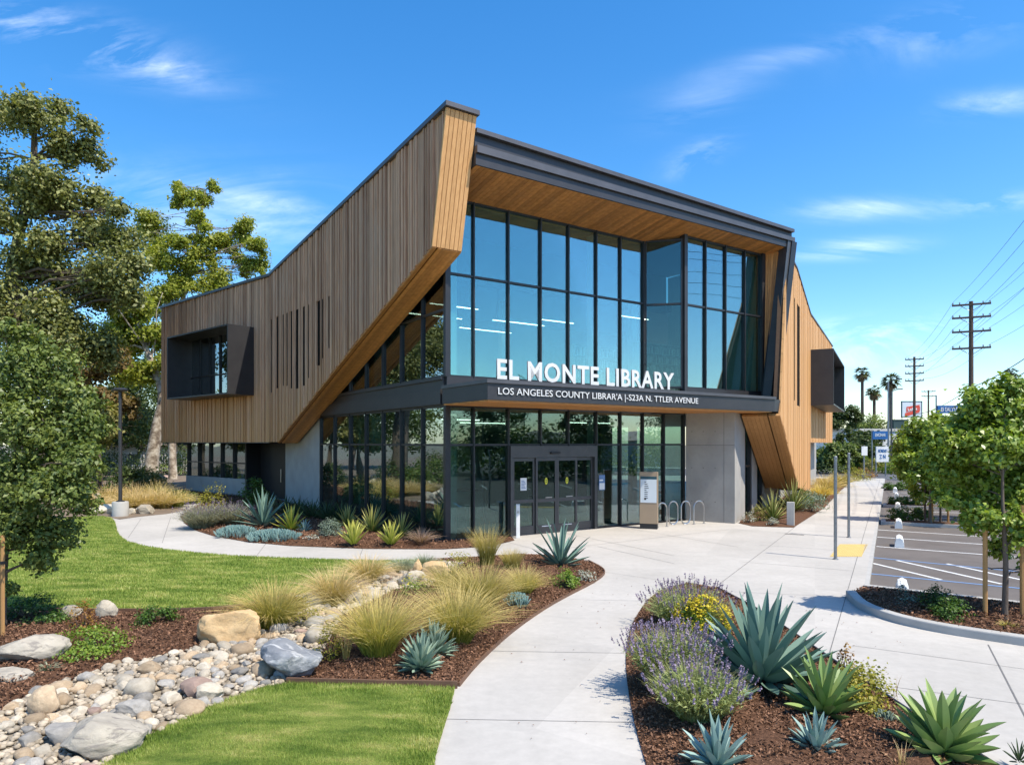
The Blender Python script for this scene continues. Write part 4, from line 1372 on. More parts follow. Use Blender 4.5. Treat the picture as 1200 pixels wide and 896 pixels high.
# linear lamps under the ceilings
k = 0
for (u0, u1, p_, z) in ((.6, 2.4, -2.2, 7.2), (3.2, 5.4, -2.6, 7.0), (.9, 3.1, -4.5, 7.3), (5.8, 7.4, -3.4, 7.4), (3.6, 6.0, -5.6, 7.2), (8.4, 10.0, -2.0, 7.6), (1.0, 3.0, -7.0, 7.8),
                        (.8, 2.2, -1.8, 3.55), (6.2, 8.2, -2.2, 3.55), (3.0, 5.0, -4.5, 3.55)):
    e = empty('linear_lamp', P((u0 + u1) / 2, p_, z), 0)
    up = k < 7
    tag(e, 'slim lit ceiling lamp hanging in the upper reading room' if up else 'slim lit ceiling lamp over the ground floor hall', 'ceiling lamp', 'upper room lamps' if up else 'ground floor lamps')
    c0 = Vector(e.location)
    loc = lambda u_, p2, z2: tuple(Vector(P(u_, p2, z2)) - c0)
    mb = MB(); mb.fbox(loc, u0, u1, p_ - .05, p_ + .05, z, z + .06); mb.build('housing', M['metal_grey'], e)
    mb = MB(); mb.fbox(loc, u0 + .02, u1 - .02, p_ - .025, p_ + .025, z - .015, z - .001); mb.build('diffuser', M['lamp_glow'], e)
    top = 8.5 if up else 3.9
    mb = MB()
    for uu in (u0 + .2, u1 - .2): mb.tube([loc(uu, p_, z + .06), loc(uu, p_, top)], .008, 5)
    mb.build('hanger', M['metal_black'], e)
    k += 1

def bookcase(u0, u1, p_, z, h, label, turned=False):
    c0 = Vector(P((u0 + u1) / 2, p_, z))
    e = empty('bookcase', tuple(c0), 0, label, 'bookcase')
    fr = lambda a, b, zz: tuple(Vector(P(a, b, zz)) - c0)
    mb = MB(); bk = MB()
    mb.fbox(fr, u0, u1, p_ - .3, p_ - .27, z, z + h)
    n = max(2, int((u1 - u0) / .9)); m = int(h / .36)
    for i in range(n + 1):
        a = u0 + (u1 - u0) * i / n; mb.fbox(fr, a - .015, a + .015, p_ - .27, p_, z, z + h)
    for j in range(m + 1):
        zz = z + h * j / m
        for i in range(n):
            a0 = u0 + (u1 - u0) * i / n + .016; a1 = u0 + (u1 - u0) * (i + 1) / n - .016
            mb.fbox(fr, a0, a1, p_ - .27, p_ - .005, max(z, zz - .02), zz)
            if j < m:
                a = a0 + .01
                while a < a1 - .06:
                    w = random.uniform(.02, .05); hh = h / m * random.uniform(.55, .85)
                    if random.random() < .88: bk.fbox(fr, a, a + w - .003, p_ - .22, p_ - .03, zz + .001, zz + hh)
                    a += w
    mb.build('shelves', M['plaster'], e); bk.build('books', M['book'], e)
bookcase(8.9, 11.4, -1.4, 4.37, 2.2, 'tall white bookcase full of books behind the upper bay window')
bookcase(6.3, 8.6, -2.0, 4.37, 2.0, 'white bookcase full of books in the upper room by the inner glass corner')
bookcase(1.6, 4.6, -8.6, 4.37, 2.1, 'long bookcase against the far wall of the upper room')
bookcase(6.6, 9.4, -8.5, .02, 2.1, 'tall bookcase at the back of the ground floor hall')
# service desk and teal lounge chairs
e = empty('service_desk', P(3.9, -5.2, .02), 0, 'long pale service desk inside behind the entrance doors', 'desk')
fr = lambda a, b, z: tuple(Vector(P(a, b, z)) - Vector(P(3.9, -5.2, 0)))
mb = MB(); mb.fbox(fr, 2.4, 5.4, -5.6, -4.9, 0, 1.0); mb.build('body', M['plaster'], e)
mb = MB(); mb.fbox(fr, 2.3, 5.5, -5.7, -4.8, 1.001, 1.05); mb.build('worktop', M['dark_inner'], e)
for i, (s_, q_) in enumerate(((1.6, -1.0), (3.2, -1.1), (4.9, -1.0))):
    c0 = Vector(LFT(s_, q_, .02))
    e = empty('lounge_chair', tuple(c0), 0, ['teal lounge chair behind the left glass nearest the building corner', 'middle teal lounge chair behind the left glass wall', 'teal lounge chair behind the left glass farthest from the corner'][i], 'chair')
    fr = lambda a, b, z: tuple(Vector(LFT(a, b, z)) - c0 + Vector((0, 0, .02)))
    mb = MB(); mb.fbox(fr, s_ - .35, s_ + .35, q_ - .35, q_ + .35, .18, .44); mb.build('seat', M['teal_fabric'], e, bevel=.03)
    mb = MB(); mb.fbox(fr, s_ - .35, s_ + .35, q_ - .5, q_ - .352, .18, .85); mb.build('backrest', M['teal_fabric'], e, bevel=.03)
    for a in (-.3, .3):
        for b in (-.4, .3):
            mb = MB(); mb.tube([fr(s_ + a, q_ + b, 0), fr(s_ + a, q_ + b, .18)], .02, 6); mb.build('leg', M['metal_black'], e)

# ---- lettering
sg = empty('library_sign', P(3.4, CP - .05, 4.42), 0, 'large white standing letters EL MONTE LIBRARY along the canopy edge', 'sign')
def placed(o, e):
    for v in o.data.vertices: v.co -= e.location
    return o
tm = text_mesh('lettering', 'EL MONTE LIBRARY', 6.5, .53, (P(.2, CP - .14, 4.435), U, Z3), [M['letter'], M['letter_side']], sg, extrude=.045, bold=.024, spacing=1.1)
placed(tm, sg)
mb = MB(); mb.fbox(P, .2, 6.7, CP - .12, CP - .08, 4.412, 4.436)
placed(mb.build('base_rail', M['metal_dark'], sg), sg)
sg = empty('address_sign', P(3.9, CP, 4.0), 0, 'small white raised lettering line naming the county library on the dark canopy face', 'sign')
tm = text_mesh('lettering', "LOS ANGELES COUNTY LIBRAR'A |-S23A N. TTLER AVENUE", 7.5, .235, (P(.15, CP + .004, 3.985), U, Z3), [M['letter'], M['letter_side']], sg, extrude=.03, bold=.004, spacing=1.0)
placed(tm, sg)
# ------------------------------------------------------------------ the ground
def px(L, z=0.0): return [gp(a, b, z)[:2] for a, b in L]
K0 = Vector(gp(1012, 690)[:2]); RD2 = Vector((RD.x, RD.y)); RP2 = Vector((RD.y, -RD.x))   # along the kerb, away from the walk
def K(t, o=0.0): return tuple(K0 + RD2 * t + RP2 * o)

n_ = 64
mesh_np('ground', [(900 * math.cos(2 * math.pi * k / n_), 900 * math.sin(2 * math.pi * k / n_) + 100, -.24) for k in range(n_)], [list(range(n_))], M['far_ground'])['kind'] = 'structure'
isl = px([(997, 699), (1002, 705), (1012, 713), (1030, 721), (1060, 730.5), (1113, 741.5), (1200, 755), (1330, 774)])
isl_back = px([(1330, 728), (1200, 713.5), (1012, 692)])
plaza = [(-16, -9), (14, -9), (14, 6.0)] + isl[::-1] + [K(0), K(47.0), K(47.0, -9), (4, 60), (-8, 40), (-16, 36)]
sheet('plaza', plaza, M['plaza'], 0.0)
mb = MB(); strip(mb, [K(0), K(47)], .16, -.23, -.003); o = mb.build('kerb', M['kerb']); o['kind'] = 'structure'
sheet('parking_lot', [K(-8, .0), K(46.9, .0), K(46.9, 60), K(-8, 60)], M['asphalt'], -.12)
sheet('street', [K(47.2, -60), K(62, -60), K(62, 110), K(47.2, 110)], M['street'], -.14)
sheet('far_pavement', [K(62.1, -60), K(65, -60), K(65, 110), K(62.1, 110)], M['plaza'], -.06)
mb = MB(); strip(mb, [K(47.1, .2), K(47.1, 100)], .25, -.23, -.0); o = mb.build('street_kerb', M['kerb']); o['kind'] = 'structure'
mb = MB()
for a in range(0, 40, 6): flat_line(mb, K(54.6, a), K(54.6, a + 3), .12, -.135)
o = mb.build('street_marking', M['road_paint']); o['kind'] = 'structure'

# planting island by the lot, with its kerb
ip = spline(isl, 5, closed=False)
mb = MB(); strip(mb, ip, .17, -.1, .125); strip(mb, isl_back, .13, -.23, .125)
o = mb.build('island_kerb', M['kerb'], bevel=.02); o['kind'] = 'structure'
sheet('island_soil', [tuple(p[:2]) for p in ip] + isl_back, M['mulch'], .07, spacing=.12, crown=.05, amp=.03, f=5, edge=.5)
# painted stall lines
mb = MB(); mbb = MB()
for (x0, y0, x1, y1) in ((1029, 620.5, 1160, 629), (1028, 629, 1180, 639.5), (1027, 640, 1260, 657.5)):
    flat_line(mb, gp(x0, y0, -.12), gp(x1, y1, -.12), .10, -.116)
for (x0, y0, x1, y1) in ((1022.7, 659.7, 1103, 679), (1051, 656.4, 1174, 684), (1109.7, 660.3, 1215, 683)):
    flat_line(mb, gp(x0, y0, -.12), gp(x1, y1, -.12), .10, -.116)
for (x0, y0, x1, y1) in ((1021.6, 653, 1250, 675), (1019.4, 672, 1250, 694.5)):
    flat_line(mbb, gp(x0, y0, -.12), gp(x1, y1, -.12), .10, -.114)
for t in (16.6, 19.2, 23.6, 26.2, 28.8, 31.4, 36.8, 39.4, 42, 44.6):
    flat_line(mb, K(t, .5), K(t + .3, 6), .10, -.116)
for t in (2, 4.6, 7.2, 9.8, 16.6, 19.2, 23.6, 26.2, 28.8, 31.4):
    flat_line(mb, K(t, 13), K(t, 18.5), .10, -.116)
o = mb.build('parking_lines', M['road_paint']); o['kind'] = 'structure'
o = mbb.build('accessible_bay_lines', M['blue_paint']); o['kind'] = 'structure'
# concrete joints
mb = MB()
def jl(a, b, w=.014): flat_line(mb, gp(*a), gp(*b), w, .003)
jl((932, 617), (835, 690)); jl((1158, 755), (1215, 866), .018)
jl((999, 756), (1240, 789), .008); jl((1020, 801), (1240, 830), .008); jl((838, 692), (1003, 700), .008)
jl((543, 762), (738, 765), .008); jl((668, 702), (760, 704), .008); jl((709, 670), (838, 689), .008); jl((520, 842), (742, 846), .008)
for t in range(2, 46, 3): flat_line(mb, K(t, -.25), K(t, -3.2 if t > 14 else -2.7), .012, .003)
flat_line(mb, K(-5.2, -.26), K(46.5, -.26), .012, .003)
for u_ in (1.5, 4.0, 6.5): flat_line(mb, P(u_, .3), P(u_ - .4, 5.2), .012, .003)
flat_line(mb, P(-.2, 2.8), P(9.0, 2.6), .012, .003)
for (a, b) in (((700, 640), (790, 660)), ((190, 636), (200, 606)), ((300, 652), (312, 636)), ((420, 656), (425, 643)), ((150, 630), (165, 608))): jl(a, b, .012)
o = mb.build('concrete_joints', M['joint']); o['kind'] = 'structure'
sheet('tactile_pad', px([(972.5, 652), (1010, 652), (1014, 637.5), (984, 637.5)]), M['tactile'], .006)
mb = MB()
a0, a1, a2 = Vector(gp(972.5, 652)), Vector(gp(1010, 652)), Vector(gp(984, 637.5))
for i in range(18):
    for j in range(22):
        p = a0 + (a1 - a0) * ((i + .5) / 18) + (a2 - a0) * ((j + .5) / 22)
        mb.lathe((p.x, p.y, .006), [(.018, 0), (.012, .006)], 6)
o = mb.build('tactile_domes', M['tactile']); o['kind'] = 'structure'

# beds, lawns and the dry creek
lawn_main = px([(-420, 640), (-300, 622), (-60, 610), (60, 607), (118, 605), (134, 610), (137, 622), (150, 635), (200, 645), (280, 652), (370, 655.5), (440, 657.5), (505, 657.5), (490, 664), (445, 672), (408, 682), (378, 690), (345, 698), (310, 706), (270, 713), (210, 716.5), (120, 717), (0, 716), (-120, 722), (-420, 740)])
lawn_front = px([(60, 940), (112, 903), (165, 868), (222, 841), (262, 823), (305, 809), (336, 803), (434, 805), (533, 808), (528, 830), (519, 858), (510, 890), (502, 960), (300, 990)])
creek = px([(-200, 905), (-60, 850), (0, 833), (40, 813), (75, 800), (112, 788), (152, 775), (200, 769), (240, 757), (295, 742), (338, 727), (360, 710), (385, 695), (425, 683), (465, 668), (492, 660), (525, 655), (545, 660), (520, 676), (500, 690), (462, 692), (440, 704), (402, 722), (387, 748), (372, 777), (336, 801), (300, 810), (262, 824), (222, 843), (165, 870), (112, 905), (60, 940), (-200, 1060)])
bed_left = px([(-420, 742), (-120, 723), (0, 717), (120, 718), (210, 717.5), (270, 714), (310, 707), (345, 699), (362, 705), (338, 728), (295, 743), (240, 758), (200, 770), (152, 776), (112, 789), (75, 801), (40, 814), (0, 834), (-60, 851), (-420, 960)])
bed_mid = px([(336, 801), (372, 777), (387, 748), (402, 722), (440, 704), (462, 692), (500, 690), (520, 676), (545, 660), (500, 656), (560, 653.5), (610, 650.5), (650, 652), (690, 658), (705, 666), (708, 673), (695, 683), (668, 697), (638, 714), (600, 741), (562, 776), (538, 803), (434, 803)])
bed_building = px([(236, 590), (222, 597), (211, 605), (216, 613), (228, 621), (250, 628), (290, 635), (340, 639.5), (430, 643), (520, 643.5), (575, 640), (603, 633), (600, 629)]) + [P(2.2, -.02)[:2], P(0, -.02)[:2], LFT(16, -.1)[:2], W3(4, -2.2)[:2], W3(11, -2)[:2], W3(13, 3)[:2]]
bed_lamp = px([(-420, 622), (-60, 609), (60, 606), (118, 604), (140, 608.5), (165, 605), (195, 602), (222, 597)]) + [W3(13, 3)[:2], W3(13, -10)[:2], (-40, 80), (-120, 80), (-120, 30)]
bed_right = px([(866, 613), (882, 616.5), (930, 618), (948, 606.5), (966, 595), (985, 575), (999, 563)]) + [K(44, -2.6), K(44, -6), CW(3, -.3, 0)[:2], CW(0, -.1, 0)[:2]]
bed_near = px([(770, 940), (757, 896), (744, 850), (735, 800), (734, 760), (742, 730), (757, 706), (775, 692), (805, 684), (840, 690), (885, 714), (930, 744), (975, 775), (1020, 805), (1075, 842), (1130, 877), (1180, 908), (1230, 950)])
sheet('creek_bed', creek, M['gravel'], .006, spacing=.12, crown=.0, amp=.03, f=3)
sheet('mulch_bed', spline(bed_left, 2), M['mulch'], .012, spacing=.11, crown=.07, amp=.06, f=2.2, edge=.8)
sheet('mulch_bed', bed_mid, M['mulch'], .014, spacing=.11, crown=.10, amp=.06, f=2.2, edge=.8)
sheet('mulch_bed', spline(bed_near, 3), M['mulch'], .012, spacing=.09, crown=.10, amp=.06, f=2.5, edge=.7)
sheet('mulch_bed', bed_building, M['mulch'], .011, spacing=.25, crown=.06, amp=.05, edge=.8)
sheet('mulch_bed', bed_right, M['mulch'], .012, spacing=.25, crown=.06, amp=.05, edge=.8)
sheet('soil', bed_lamp, M['dirt'], .008, spacing=1.0, crown=.15, amp=.15, f=.4, edge=3)
sheet('lawn', spline(lawn_main, 2), M['lawn'], .016, spacing=.3, crown=.03, amp=.03, f=.8)
sheet('lawn', lawn_front, M['lawn'], .02, spacing=.2, crown=.05, amp=.03, f=.9)
sheet('verge', [(-120, 25), (-25, 20), (-16.2, 5), (-16.2, -9), (-120, -20)], M['lawn'], -.02)

def blades(name, poly, density, h, w, z, near=None, seed=0):
    X, Y = scatter_in(poly, density, near=near, cap=900000)
    n = len(X)
    a = rng.uniform(0, 2 * np.pi, n); ln = rng.uniform(.1, .8, n) * h
    b = rng.uniform(0, 2 * np.pi, n)
    hh = h * rng.uniform(.6, 1.25, n); ww = w * rng.uniform(.7, 1.3, n)
    d = np.clip(seg_dist(poly, X, Y) / .5, 0, 1); Z = z + d * .03
    V = np.empty((n, 3, 3))
    V[:, 0] = np.stack([X - np.cos(b) * ww / 2, Y - np.sin(b) * ww / 2, Z], 1)
    V[:, 1] = np.stack([X + np.cos(b) * ww / 2, Y + np.sin(b) * ww / 2, Z], 1)
    V[:, 2] = np.stack([X + np.cos(a) * ln, Y + np.sin(a) * ln, Z + hh], 1)
    o = mesh_np(name, V.reshape(-1, 3), np.arange(n * 3).reshape(n, 3), M['grass'], rnd=rng.random(n))
    o['kind'] = 'stuff'; tag(o, 'short mown green grass blades of the lawn', 'grass')
    return o
blades('grass', lawn_front, 9000, .045, .008, .02)
blades('grass', spline(lawn_main, 2), 2600, .045, .016, .018, near=lambda X, Y: np.clip(1.35 - Y / 26, .25, 1) * (X > -16))
# bark chips
def chips(poly, density, z, size=.035):
    X, Y = scatter_in(poly, density, cap=60000)
    d = np.clip(seg_dist(poly, X, Y) / .7, 0, 1)
    C = np.column_stack([X, Y, z + d * d * (3 - 2 * d) * .10 + rng.uniform(.0, .03, len(X))])
    V, F = leaf_quads(C, size, up=.8, aspect=.4, fold=.1)
    o = mesh_np('bark_mulch', V, F, M['chip'], rnd=rng.random(len(F)))
    o['kind'] = 'stuff'; tag(o, 'loose reddish brown bark mulch chips covering the bed', 'bark mulch')
chips(bed_near, 2200, .02, .04); chips(bed_mid, 1300, .02, .045); chips(bed_left, 1000, .015, .05); chips([tuple(p[:2]) for p in ip] + isl_back, 700, .085, .06); chips(bed_building, 160, .012, .08)
X, Y = scatter_in(px([(520, 860), (560, 790), (640, 725), (715, 675), (760, 690), (735, 760), (735, 850), (750, 890)]), 5)
X2, Y2 = scatter_in(px([(840, 690), (1000, 700), (1180, 860), (1170, 895), (1000, 785)]), 4)
X = np.concatenate([X, X2]); Y = np.concatenate([Y, Y2])
V, F = leaf_quads(np.column_stack([X, Y, np.full(len(X), .012)]), .028, up=6, aspect=.45, fold=.2)
o = mesh_np('fallen_leaves', V, F, M['chip'], rnd=rng.random(len(F)))
o['kind'] = 'stuff'; tag(o, 'small dry leaves and bark bits blown onto the pale paving', 'leaf litter')
# edging strips
e1 = MB(); strip(e1, px([(336, 802), (434, 804.5), (536, 806)]), .03, 0, .085)
tag(e1.build('garden_edging', M['edging']), 'straight brown steel edging between the near lawn and the grass tuft bed', 'edging')
e1 = MB(); strip(e1, [p[:2] for p in spline(px([(-120, 722), (0, 716.5), (120, 717.5), (210, 717), (270, 713.5), (310, 706.5), (345, 698.5)]), 4, closed=False)], .03, 0, .07)
tag(e1.build('garden_edging', M['edging']), 'curved brown edging along the far lawn and the mulch bed with boulders', 'edging')
e1 = MB(); strip(e1, [p[:2] for p in spline(px([(840, 690), (885, 714), (930, 744), (975, 775), (1020, 805), (1075, 842), (1130, 877), (1180, 908)]), 3, closed=False)], .025, 0, .05)
tag(e1.build('garden_edging', M['metal_black']), 'dark thin edging along the planter with large agaves', 'edging')
e1 = MB(); strip(e1, [p[:2] for p in spline(px([(538, 804), (562, 776), (600, 741), (638, 714), (668, 697), (695, 683), (708, 673), (705, 666), (690, 658)]), 3, closed=False)], .022, 0, .045)
tag(e1.build('garden_edging', M['edging']), 'curved brown edging between the main path and the grass tuft bed', 'edging')

# ------------------------------------------------------------------ stones of the dry creek
ROCKS = [rock_mesh(100 + i, 3, .2, 0 if i % 3 == 0 else 5) for i in range(10)]
kinds = (('tan', 'tan rounded river stone lying in the dry creek'), ('grey', 'grey rounded river stone lying in the dry creek'), ('pale', 'pale cream rounded river stone lying in the dry creek'), ('rose', 'dull rose coloured river stone lying in the dry creek'))
meshes = {}
for kn, _l in kinds:
    for i, me in enumerate(ROCKS):
        m2 = me.copy(); m2.materials.append(SM[kn]); meshes[kn, i] = m2
placed_s = []
tries = 0
cr = np.asarray(creek)
wts = ['tan'] * 5 + ['grey'] * 5 + ['pale'] * 7 + ['rose']
while len(placed_s) < 292 and tries < 60000:
    tries += 1
    frac = len(placed_s) / 292
    y_ = random.uniform(5.3, 15.6)
    x_ = random.uniform(-6, 0)
    r_ = (random.uniform(.12, .17) if frac < .09 else random.uniform(.08, .115) if frac < .45 else random.uniform(.055, .085)) * random.uniform(.9, 1.1)
    if not inside(creek, np.array([x_]), np.array([y_]))[0]: continue
    if seg_dist(creek, np.array([x_]), np.array([y_]))[0] < r_ * .3: continue
    if any((x_ - a) ** 2 + (y_ - b) ** 2 < (.82 * (r_ + c)) ** 2 for a, b, c in placed_s): continue
    placed_s.append((x_, y_, r_))
    kn = random.choice(wts); lab = dict(kinds)[kn]
    o = bpy.data.objects.new('river_stone', meshes[kn, random.randrange(10)]); COL.objects.link(o)
    sq = random.uniform(.55, .8)
    o.scale = (r_ * random.uniform(1.0, 1.3), r_ * random.uniform(.8, 1.0), r_ * sq)
    o.rotation_euler = (random.uniform(-.25, .25), random.uniform(-.25, .25), random.uniform(0, 6.28))
    o.location = (x_, y_, .02 + r_ * sq * .45)
    tag(o, lab, 'stone', kn + ' river stones')
# small gravel between them
X, Y = scatter_in(creek, 300)
k_ = Y < 16; X, Y = X[k_], Y[k_]
me = rock_mesh(55, 1, .2); n0 = len(me.vertices)
bv = np.array([v.co[:] for v in me.vertices]); bf = np.array([list(p.vertices) for p in me.polygons])
sc = rng.uniform(.016, .045, len(X)); th_ = rng.uniform(0, 6.28, len(X))
V = bv[None] * sc[:, None, None] * np.array([1.2, .9, .65])
V = np.stack([V[..., 0] * np.cos(th_)[:, None] - V[..., 1] * np.sin(th_)[:, None], V[..., 0] * np.sin(th_)[:, None] + V[..., 1] * np.cos(th_)[:, None], V[..., 2]], -1) + np.stack([X, Y, .025 + sc * .3], 1)[:, None]
F = (bf[None] + (np.arange(len(X)) * n0)[:, None, None]).reshape(-1, 3)
o = mesh_np('gravel', V.reshape(-1, 3), F, M['gravel'], rnd=np.repeat(rng.random(len(X)), len(bf)), smooth=True)
o['kind'] = 'stuff'; tag(o, 'small mixed gravel filling gaps in the creek bed', 'gravel')

boulder('angular golden sandstone boulder at the edge of the creek', 263, 759, .90, .50, 'sand', 3, facets=8, rot=.2)
boulder('blue grey veined boulder beside the garden edging', 337, 799, .86, .46, 'blue', 8, facets=9, rot=-.3)
boulder('large pale flat boulder half in the near lawn', 106, 891, .76, .32, 'lime', 14, facets=7, rot=.3, rough=.15)
boulder('broad buff boulder in the mulch by the staked tree', 12, 786, 1.0, .42, 'lime', 21, facets=7, rough=.15, rot=.1)
boulder('low grey slab boulder in front of the buff one', 2, 804, .5, .22, 'lime', 22, facets=6)
boulder('white boulder right of the red tipped shrub', 120, 731, .34, .30, 'pale', 25, facets=4, z=.05)
boulder('white boulder left of the red tipped shrub', 79, 731, .36, .22, 'pale', 26, facets=4, z=.05)
boulder('big round buff stone on the mulch side of the creek', 46, 842, .33, .30, 'tan', 31, facets=2, rough=.1)
boulder('pale rounded boulder under the green fountain grass', 366, 713, .46, .26, 'pale', 33, facets=5)
boulder('cream flat topped boulder against the near lawn edge', 238, 826, .34, .20, 'pale', 35, facets=6)
boulder('grey flat boulder in the middle of the creek', 150, 846, .36, .2, 'grey', 36, facets=6)
boulder('cream sandstone block leaning among the straw grasses', 482, 690, .62, .34, 'pale', 41, facets=9, rot=.5)
boulder('upright tan rock between the straw grasses', 489, 678, .26, .42, 'sand', 42, facets=7)
boulder('long tan sandstone rock near the back of the creek', 510, 681, .8, .38, 'sand', 43, facets=8, rot=-.2)
boulder('pale rock beneath the straw tuft', 412, 706, .42, .26, 'pale', 44, facets=7)
for i, (a, b, w, h) in enumerate(((111, 592, .5, .55), (119, 603, 1.25, .40), (153, 603, .5, .25), (167, 603, .75, .42))):
    boulder(['upright white rock behind the lamp base', 'wide white boulder left of the lamp base', 'small white rock touching the lamp base', 'round white boulder right of the lamp base'][i], a, b, w, h, 'pale', 50 + i, facets=4)
for i, (a, b, w, h) in enumerate(((60, 590, 1.6, .5), (85, 583, 1.2, .5), (30, 592, 1.3, .5), (230, 566, 1.6, .5), (190, 563, 1.5, .4))):
    boulder(['long cream boulder beyond the lawn under the oak', 'cream boulder beyond the lawn farthest under the oak', 'cream boulder beyond the lawn behind the young tree', 'pink tinged boulder beside the straight sycamore trunk', 'flat boulder between the two sycamore trunks'][i], a, b, w, h, 'pale' if i < 3 else 'rose', 60 + i, facets=5)
# ------------------------------------------------------------------ planting
def at(x, y, z=.05): 
    p = gp(x, y); return (p[0], p[1], z)

# near planter
lavender('lavender', 'full rounded lavender with purple spikes, frontmost in the planter', at(818, 852), 0.86, .64, LM['lav_stem'], LM['lav_flower'], 1900, .06, share=.17)
lavender('lavender', 'lavender with dense purple spikes behind the front one, beside the path', at(787, 812), 0.94, .76, LM['lav_stem'], LM['lav_flower'], 1400, .065, share=.36)
lavender('lavender', 'greyish lavender at the far tip of the planter behind yellow flowers', at(806, 737), 1.35, .72, LM['lav_stem'], LM['lav_flower_dull'], 1000, .075, share=.4)
shrub('flowering_shrub', 'low shrub with bright yellow flowers between lavender and big agave', at(823, 748), .95, .52, LM['shrub_lime'], 1400, .045, flowers=LM['flower_yellow'], nf=2600)
agave('agave', 'largest blue green agave with tall pointed leaves in the planter', at(892, 808), 1.55, 1.0, LM['agave_blue'], 54, .17, .12, top=80, low=2)
agave('agave', 'small blue agave half hidden between lavender and the largest agave', at(846, 782), .62, .42, LM['agave_grey'], 18, .075)
agave('agave', 'broad leaved green agave in front of the yellow green shrub', at(966, 846), .78, .62, LM['agave_green'], 34, .125, .25, top=80, low=10)
shrub('succulent_shrub', 'yellow green fleshy shrub with reddish tips at the planter edge', at(1002, 834), .82, .50, LM['shrub_yellow'], 2200, .036, aspect=.8)
shrub('succulent_shrub', 'orange red upright succulent sprig above the yellow green shrub', at(993, 812), .25, .62, LM['shrub_red'], 260, .035, k=14, aspect=.8)
agave('agave', 'compact silver blue agave on bare mulch in front of the green agave', at(957, 889), .44, .34, LM['agave_grey'], 30, .075, .1)
agave('agave', 'silver blue agave in front of the full lavender', at(840, 908), .52, .42, LM['agave_grey'], 30, .085, .1)
fingers('small_succulent', 'tiny grey finger succulent alone near the planter edge', at(1036, 853), .20, .18, .14, LM['shrub_grey'], 60)
agave('agave', 'bright green rosette agave nearest the planter corner', at(1106, 893), .82, .58, LM['agave_green'], 38, .15, .3, top=78, low=6)
tuft('grass_tuft', 'thin dry straw stalks beside the nearest green agave', at(1058, 912), .28, .34, LM['tuft_straw'], 16, width=.006)
tuft('grass_tuft', 'single dark dry flower stalk at the planter edge', at(1049, 822), .10, .30, LM['tuft_brown'], 4, width=.008)
agave('agave', 'small dark spiky plant at the end of the planter edge', at(1194, 900), .22, .18, LM['yucca_dark'], 16, .02)

# middle bed
agave('agave', 'tall blue agave at the plaza end of the grass bed', at(657, 667), 1.25, .98, LM['agave_blue'], 30, .12, .15, top=84, low=10)
shrub('shrub', 'rounded green shrub under the blue agave at the plaza', at(662, 690), .62, .36, LM['shrub_lime'], 900, .045)
shrub('shrub', 'small silver leaved plant at the tip of the grass bed', at(686, 682), .45, .22, LM['shrub_silver'], 300, .04)
fingers('blue_succulent', 'small blue finger succulent by the main path edge', at(606, 714), .30, .26, .26, LM['chalk_blue'], 130)
T = (
    ('broad green grass tuft with straw tips nearest the paired agaves', 536, 757, 1.2, 1.0, 'tuft_green', 900),
    ('big lime green grass tuft left of the paired agaves', 444, 777, 1.05, 1.08, 'tuft_lime', 850),
    ('grass tuft with fine straw plumes behind the broad green one', 563, 721, 1.15, 1.0, 'tuft_olive', 800),
    ('small yellow green grass tuft beside the blue succulent', 613, 701, .78, .66, 'tuft_lime', 560),
    ('upright tall brownish grass in front of the glass corner', 571, 668, .8, 1.05, 'tuft_olive', 420),
    ('straw coloured grass tuft over the creek rocks', 391, 711, 1.05, .80, 'tuft_straw', 620),
    ('farthest straw coloured grass tuft beside the curved path', 430, 685, 1.05, .70, 'tuft_straw', 600),
    ('green fountain grass alone on the far mulch bank', 320, 738, 1.15, .86, 'tuft_green', 850),
    ('low blue grey grass left of the far creek rocks', 470, 672, 1.0, .36, 'tuft_blue', 500),
    ('low blue grey grass right of the far creek rocks', 497, 667, .8, .36, 'tuft_blue', 420),
    ('olive grass tuft at the back of the bed near upright grass', 600, 672, .9, .55, 'tuft_olive', 420),
    ('olive grass behind the broad tuft in the middle of the bed', 525, 700, .9, .75, 'tuft_olive', 420),
)
for (lab, x, y, w, h, m, n) in T:
    tuft('grass_tuft', lab, at(x, y, .06), w, h, LM[m], int(n * 1.35), group='ornamental grass tufts in the creek beds', droop=.42, width=.009, lean=min(.95, .66 * w / h) if 'upright' not in lab else .35)
shrub('shrub', 'dense olive shrub at the creek edge left of the lime tuft', at(388, 775), .42, .50, LM['shrub_yellow'], 1100, .03)
tuft('grass_tuft', 'stiff pale stalks in front of the olive shrub', at(405, 780), .25, .62, LM['tuft_straw'], 22, width=.012)
shrub('shrub', 'small green shrub tucked against the green fountain grass', at(355, 731), .55, .42, LM['shrub_yellow'], 800, .035)
shrub('flowering_shrub', 'low plant with small yellow flowers by the far creek rocks', at(488, 702), .7, .4, LM['shrub_lime'], 900, .035, flowers=LM['flower_yellow'], nf=160)
shrub('shrub', 'twiggy reddish green shrub behind the creek rocks', at(535, 672), .8, .5, LM['shrub_yellow'], 500, .04)
agave('agave', 'front silver green agave of the pair on the mulch', at(493, 790), .54, .42, LM['agave_sage'], 64, .075, .04, top=86, low=2)
agave('agave', 'rear silver green agave of the pair on the mulch', at(510, 773), .54, .42, LM['agave_sage'], 60, .075, .04, top=86, low=2)
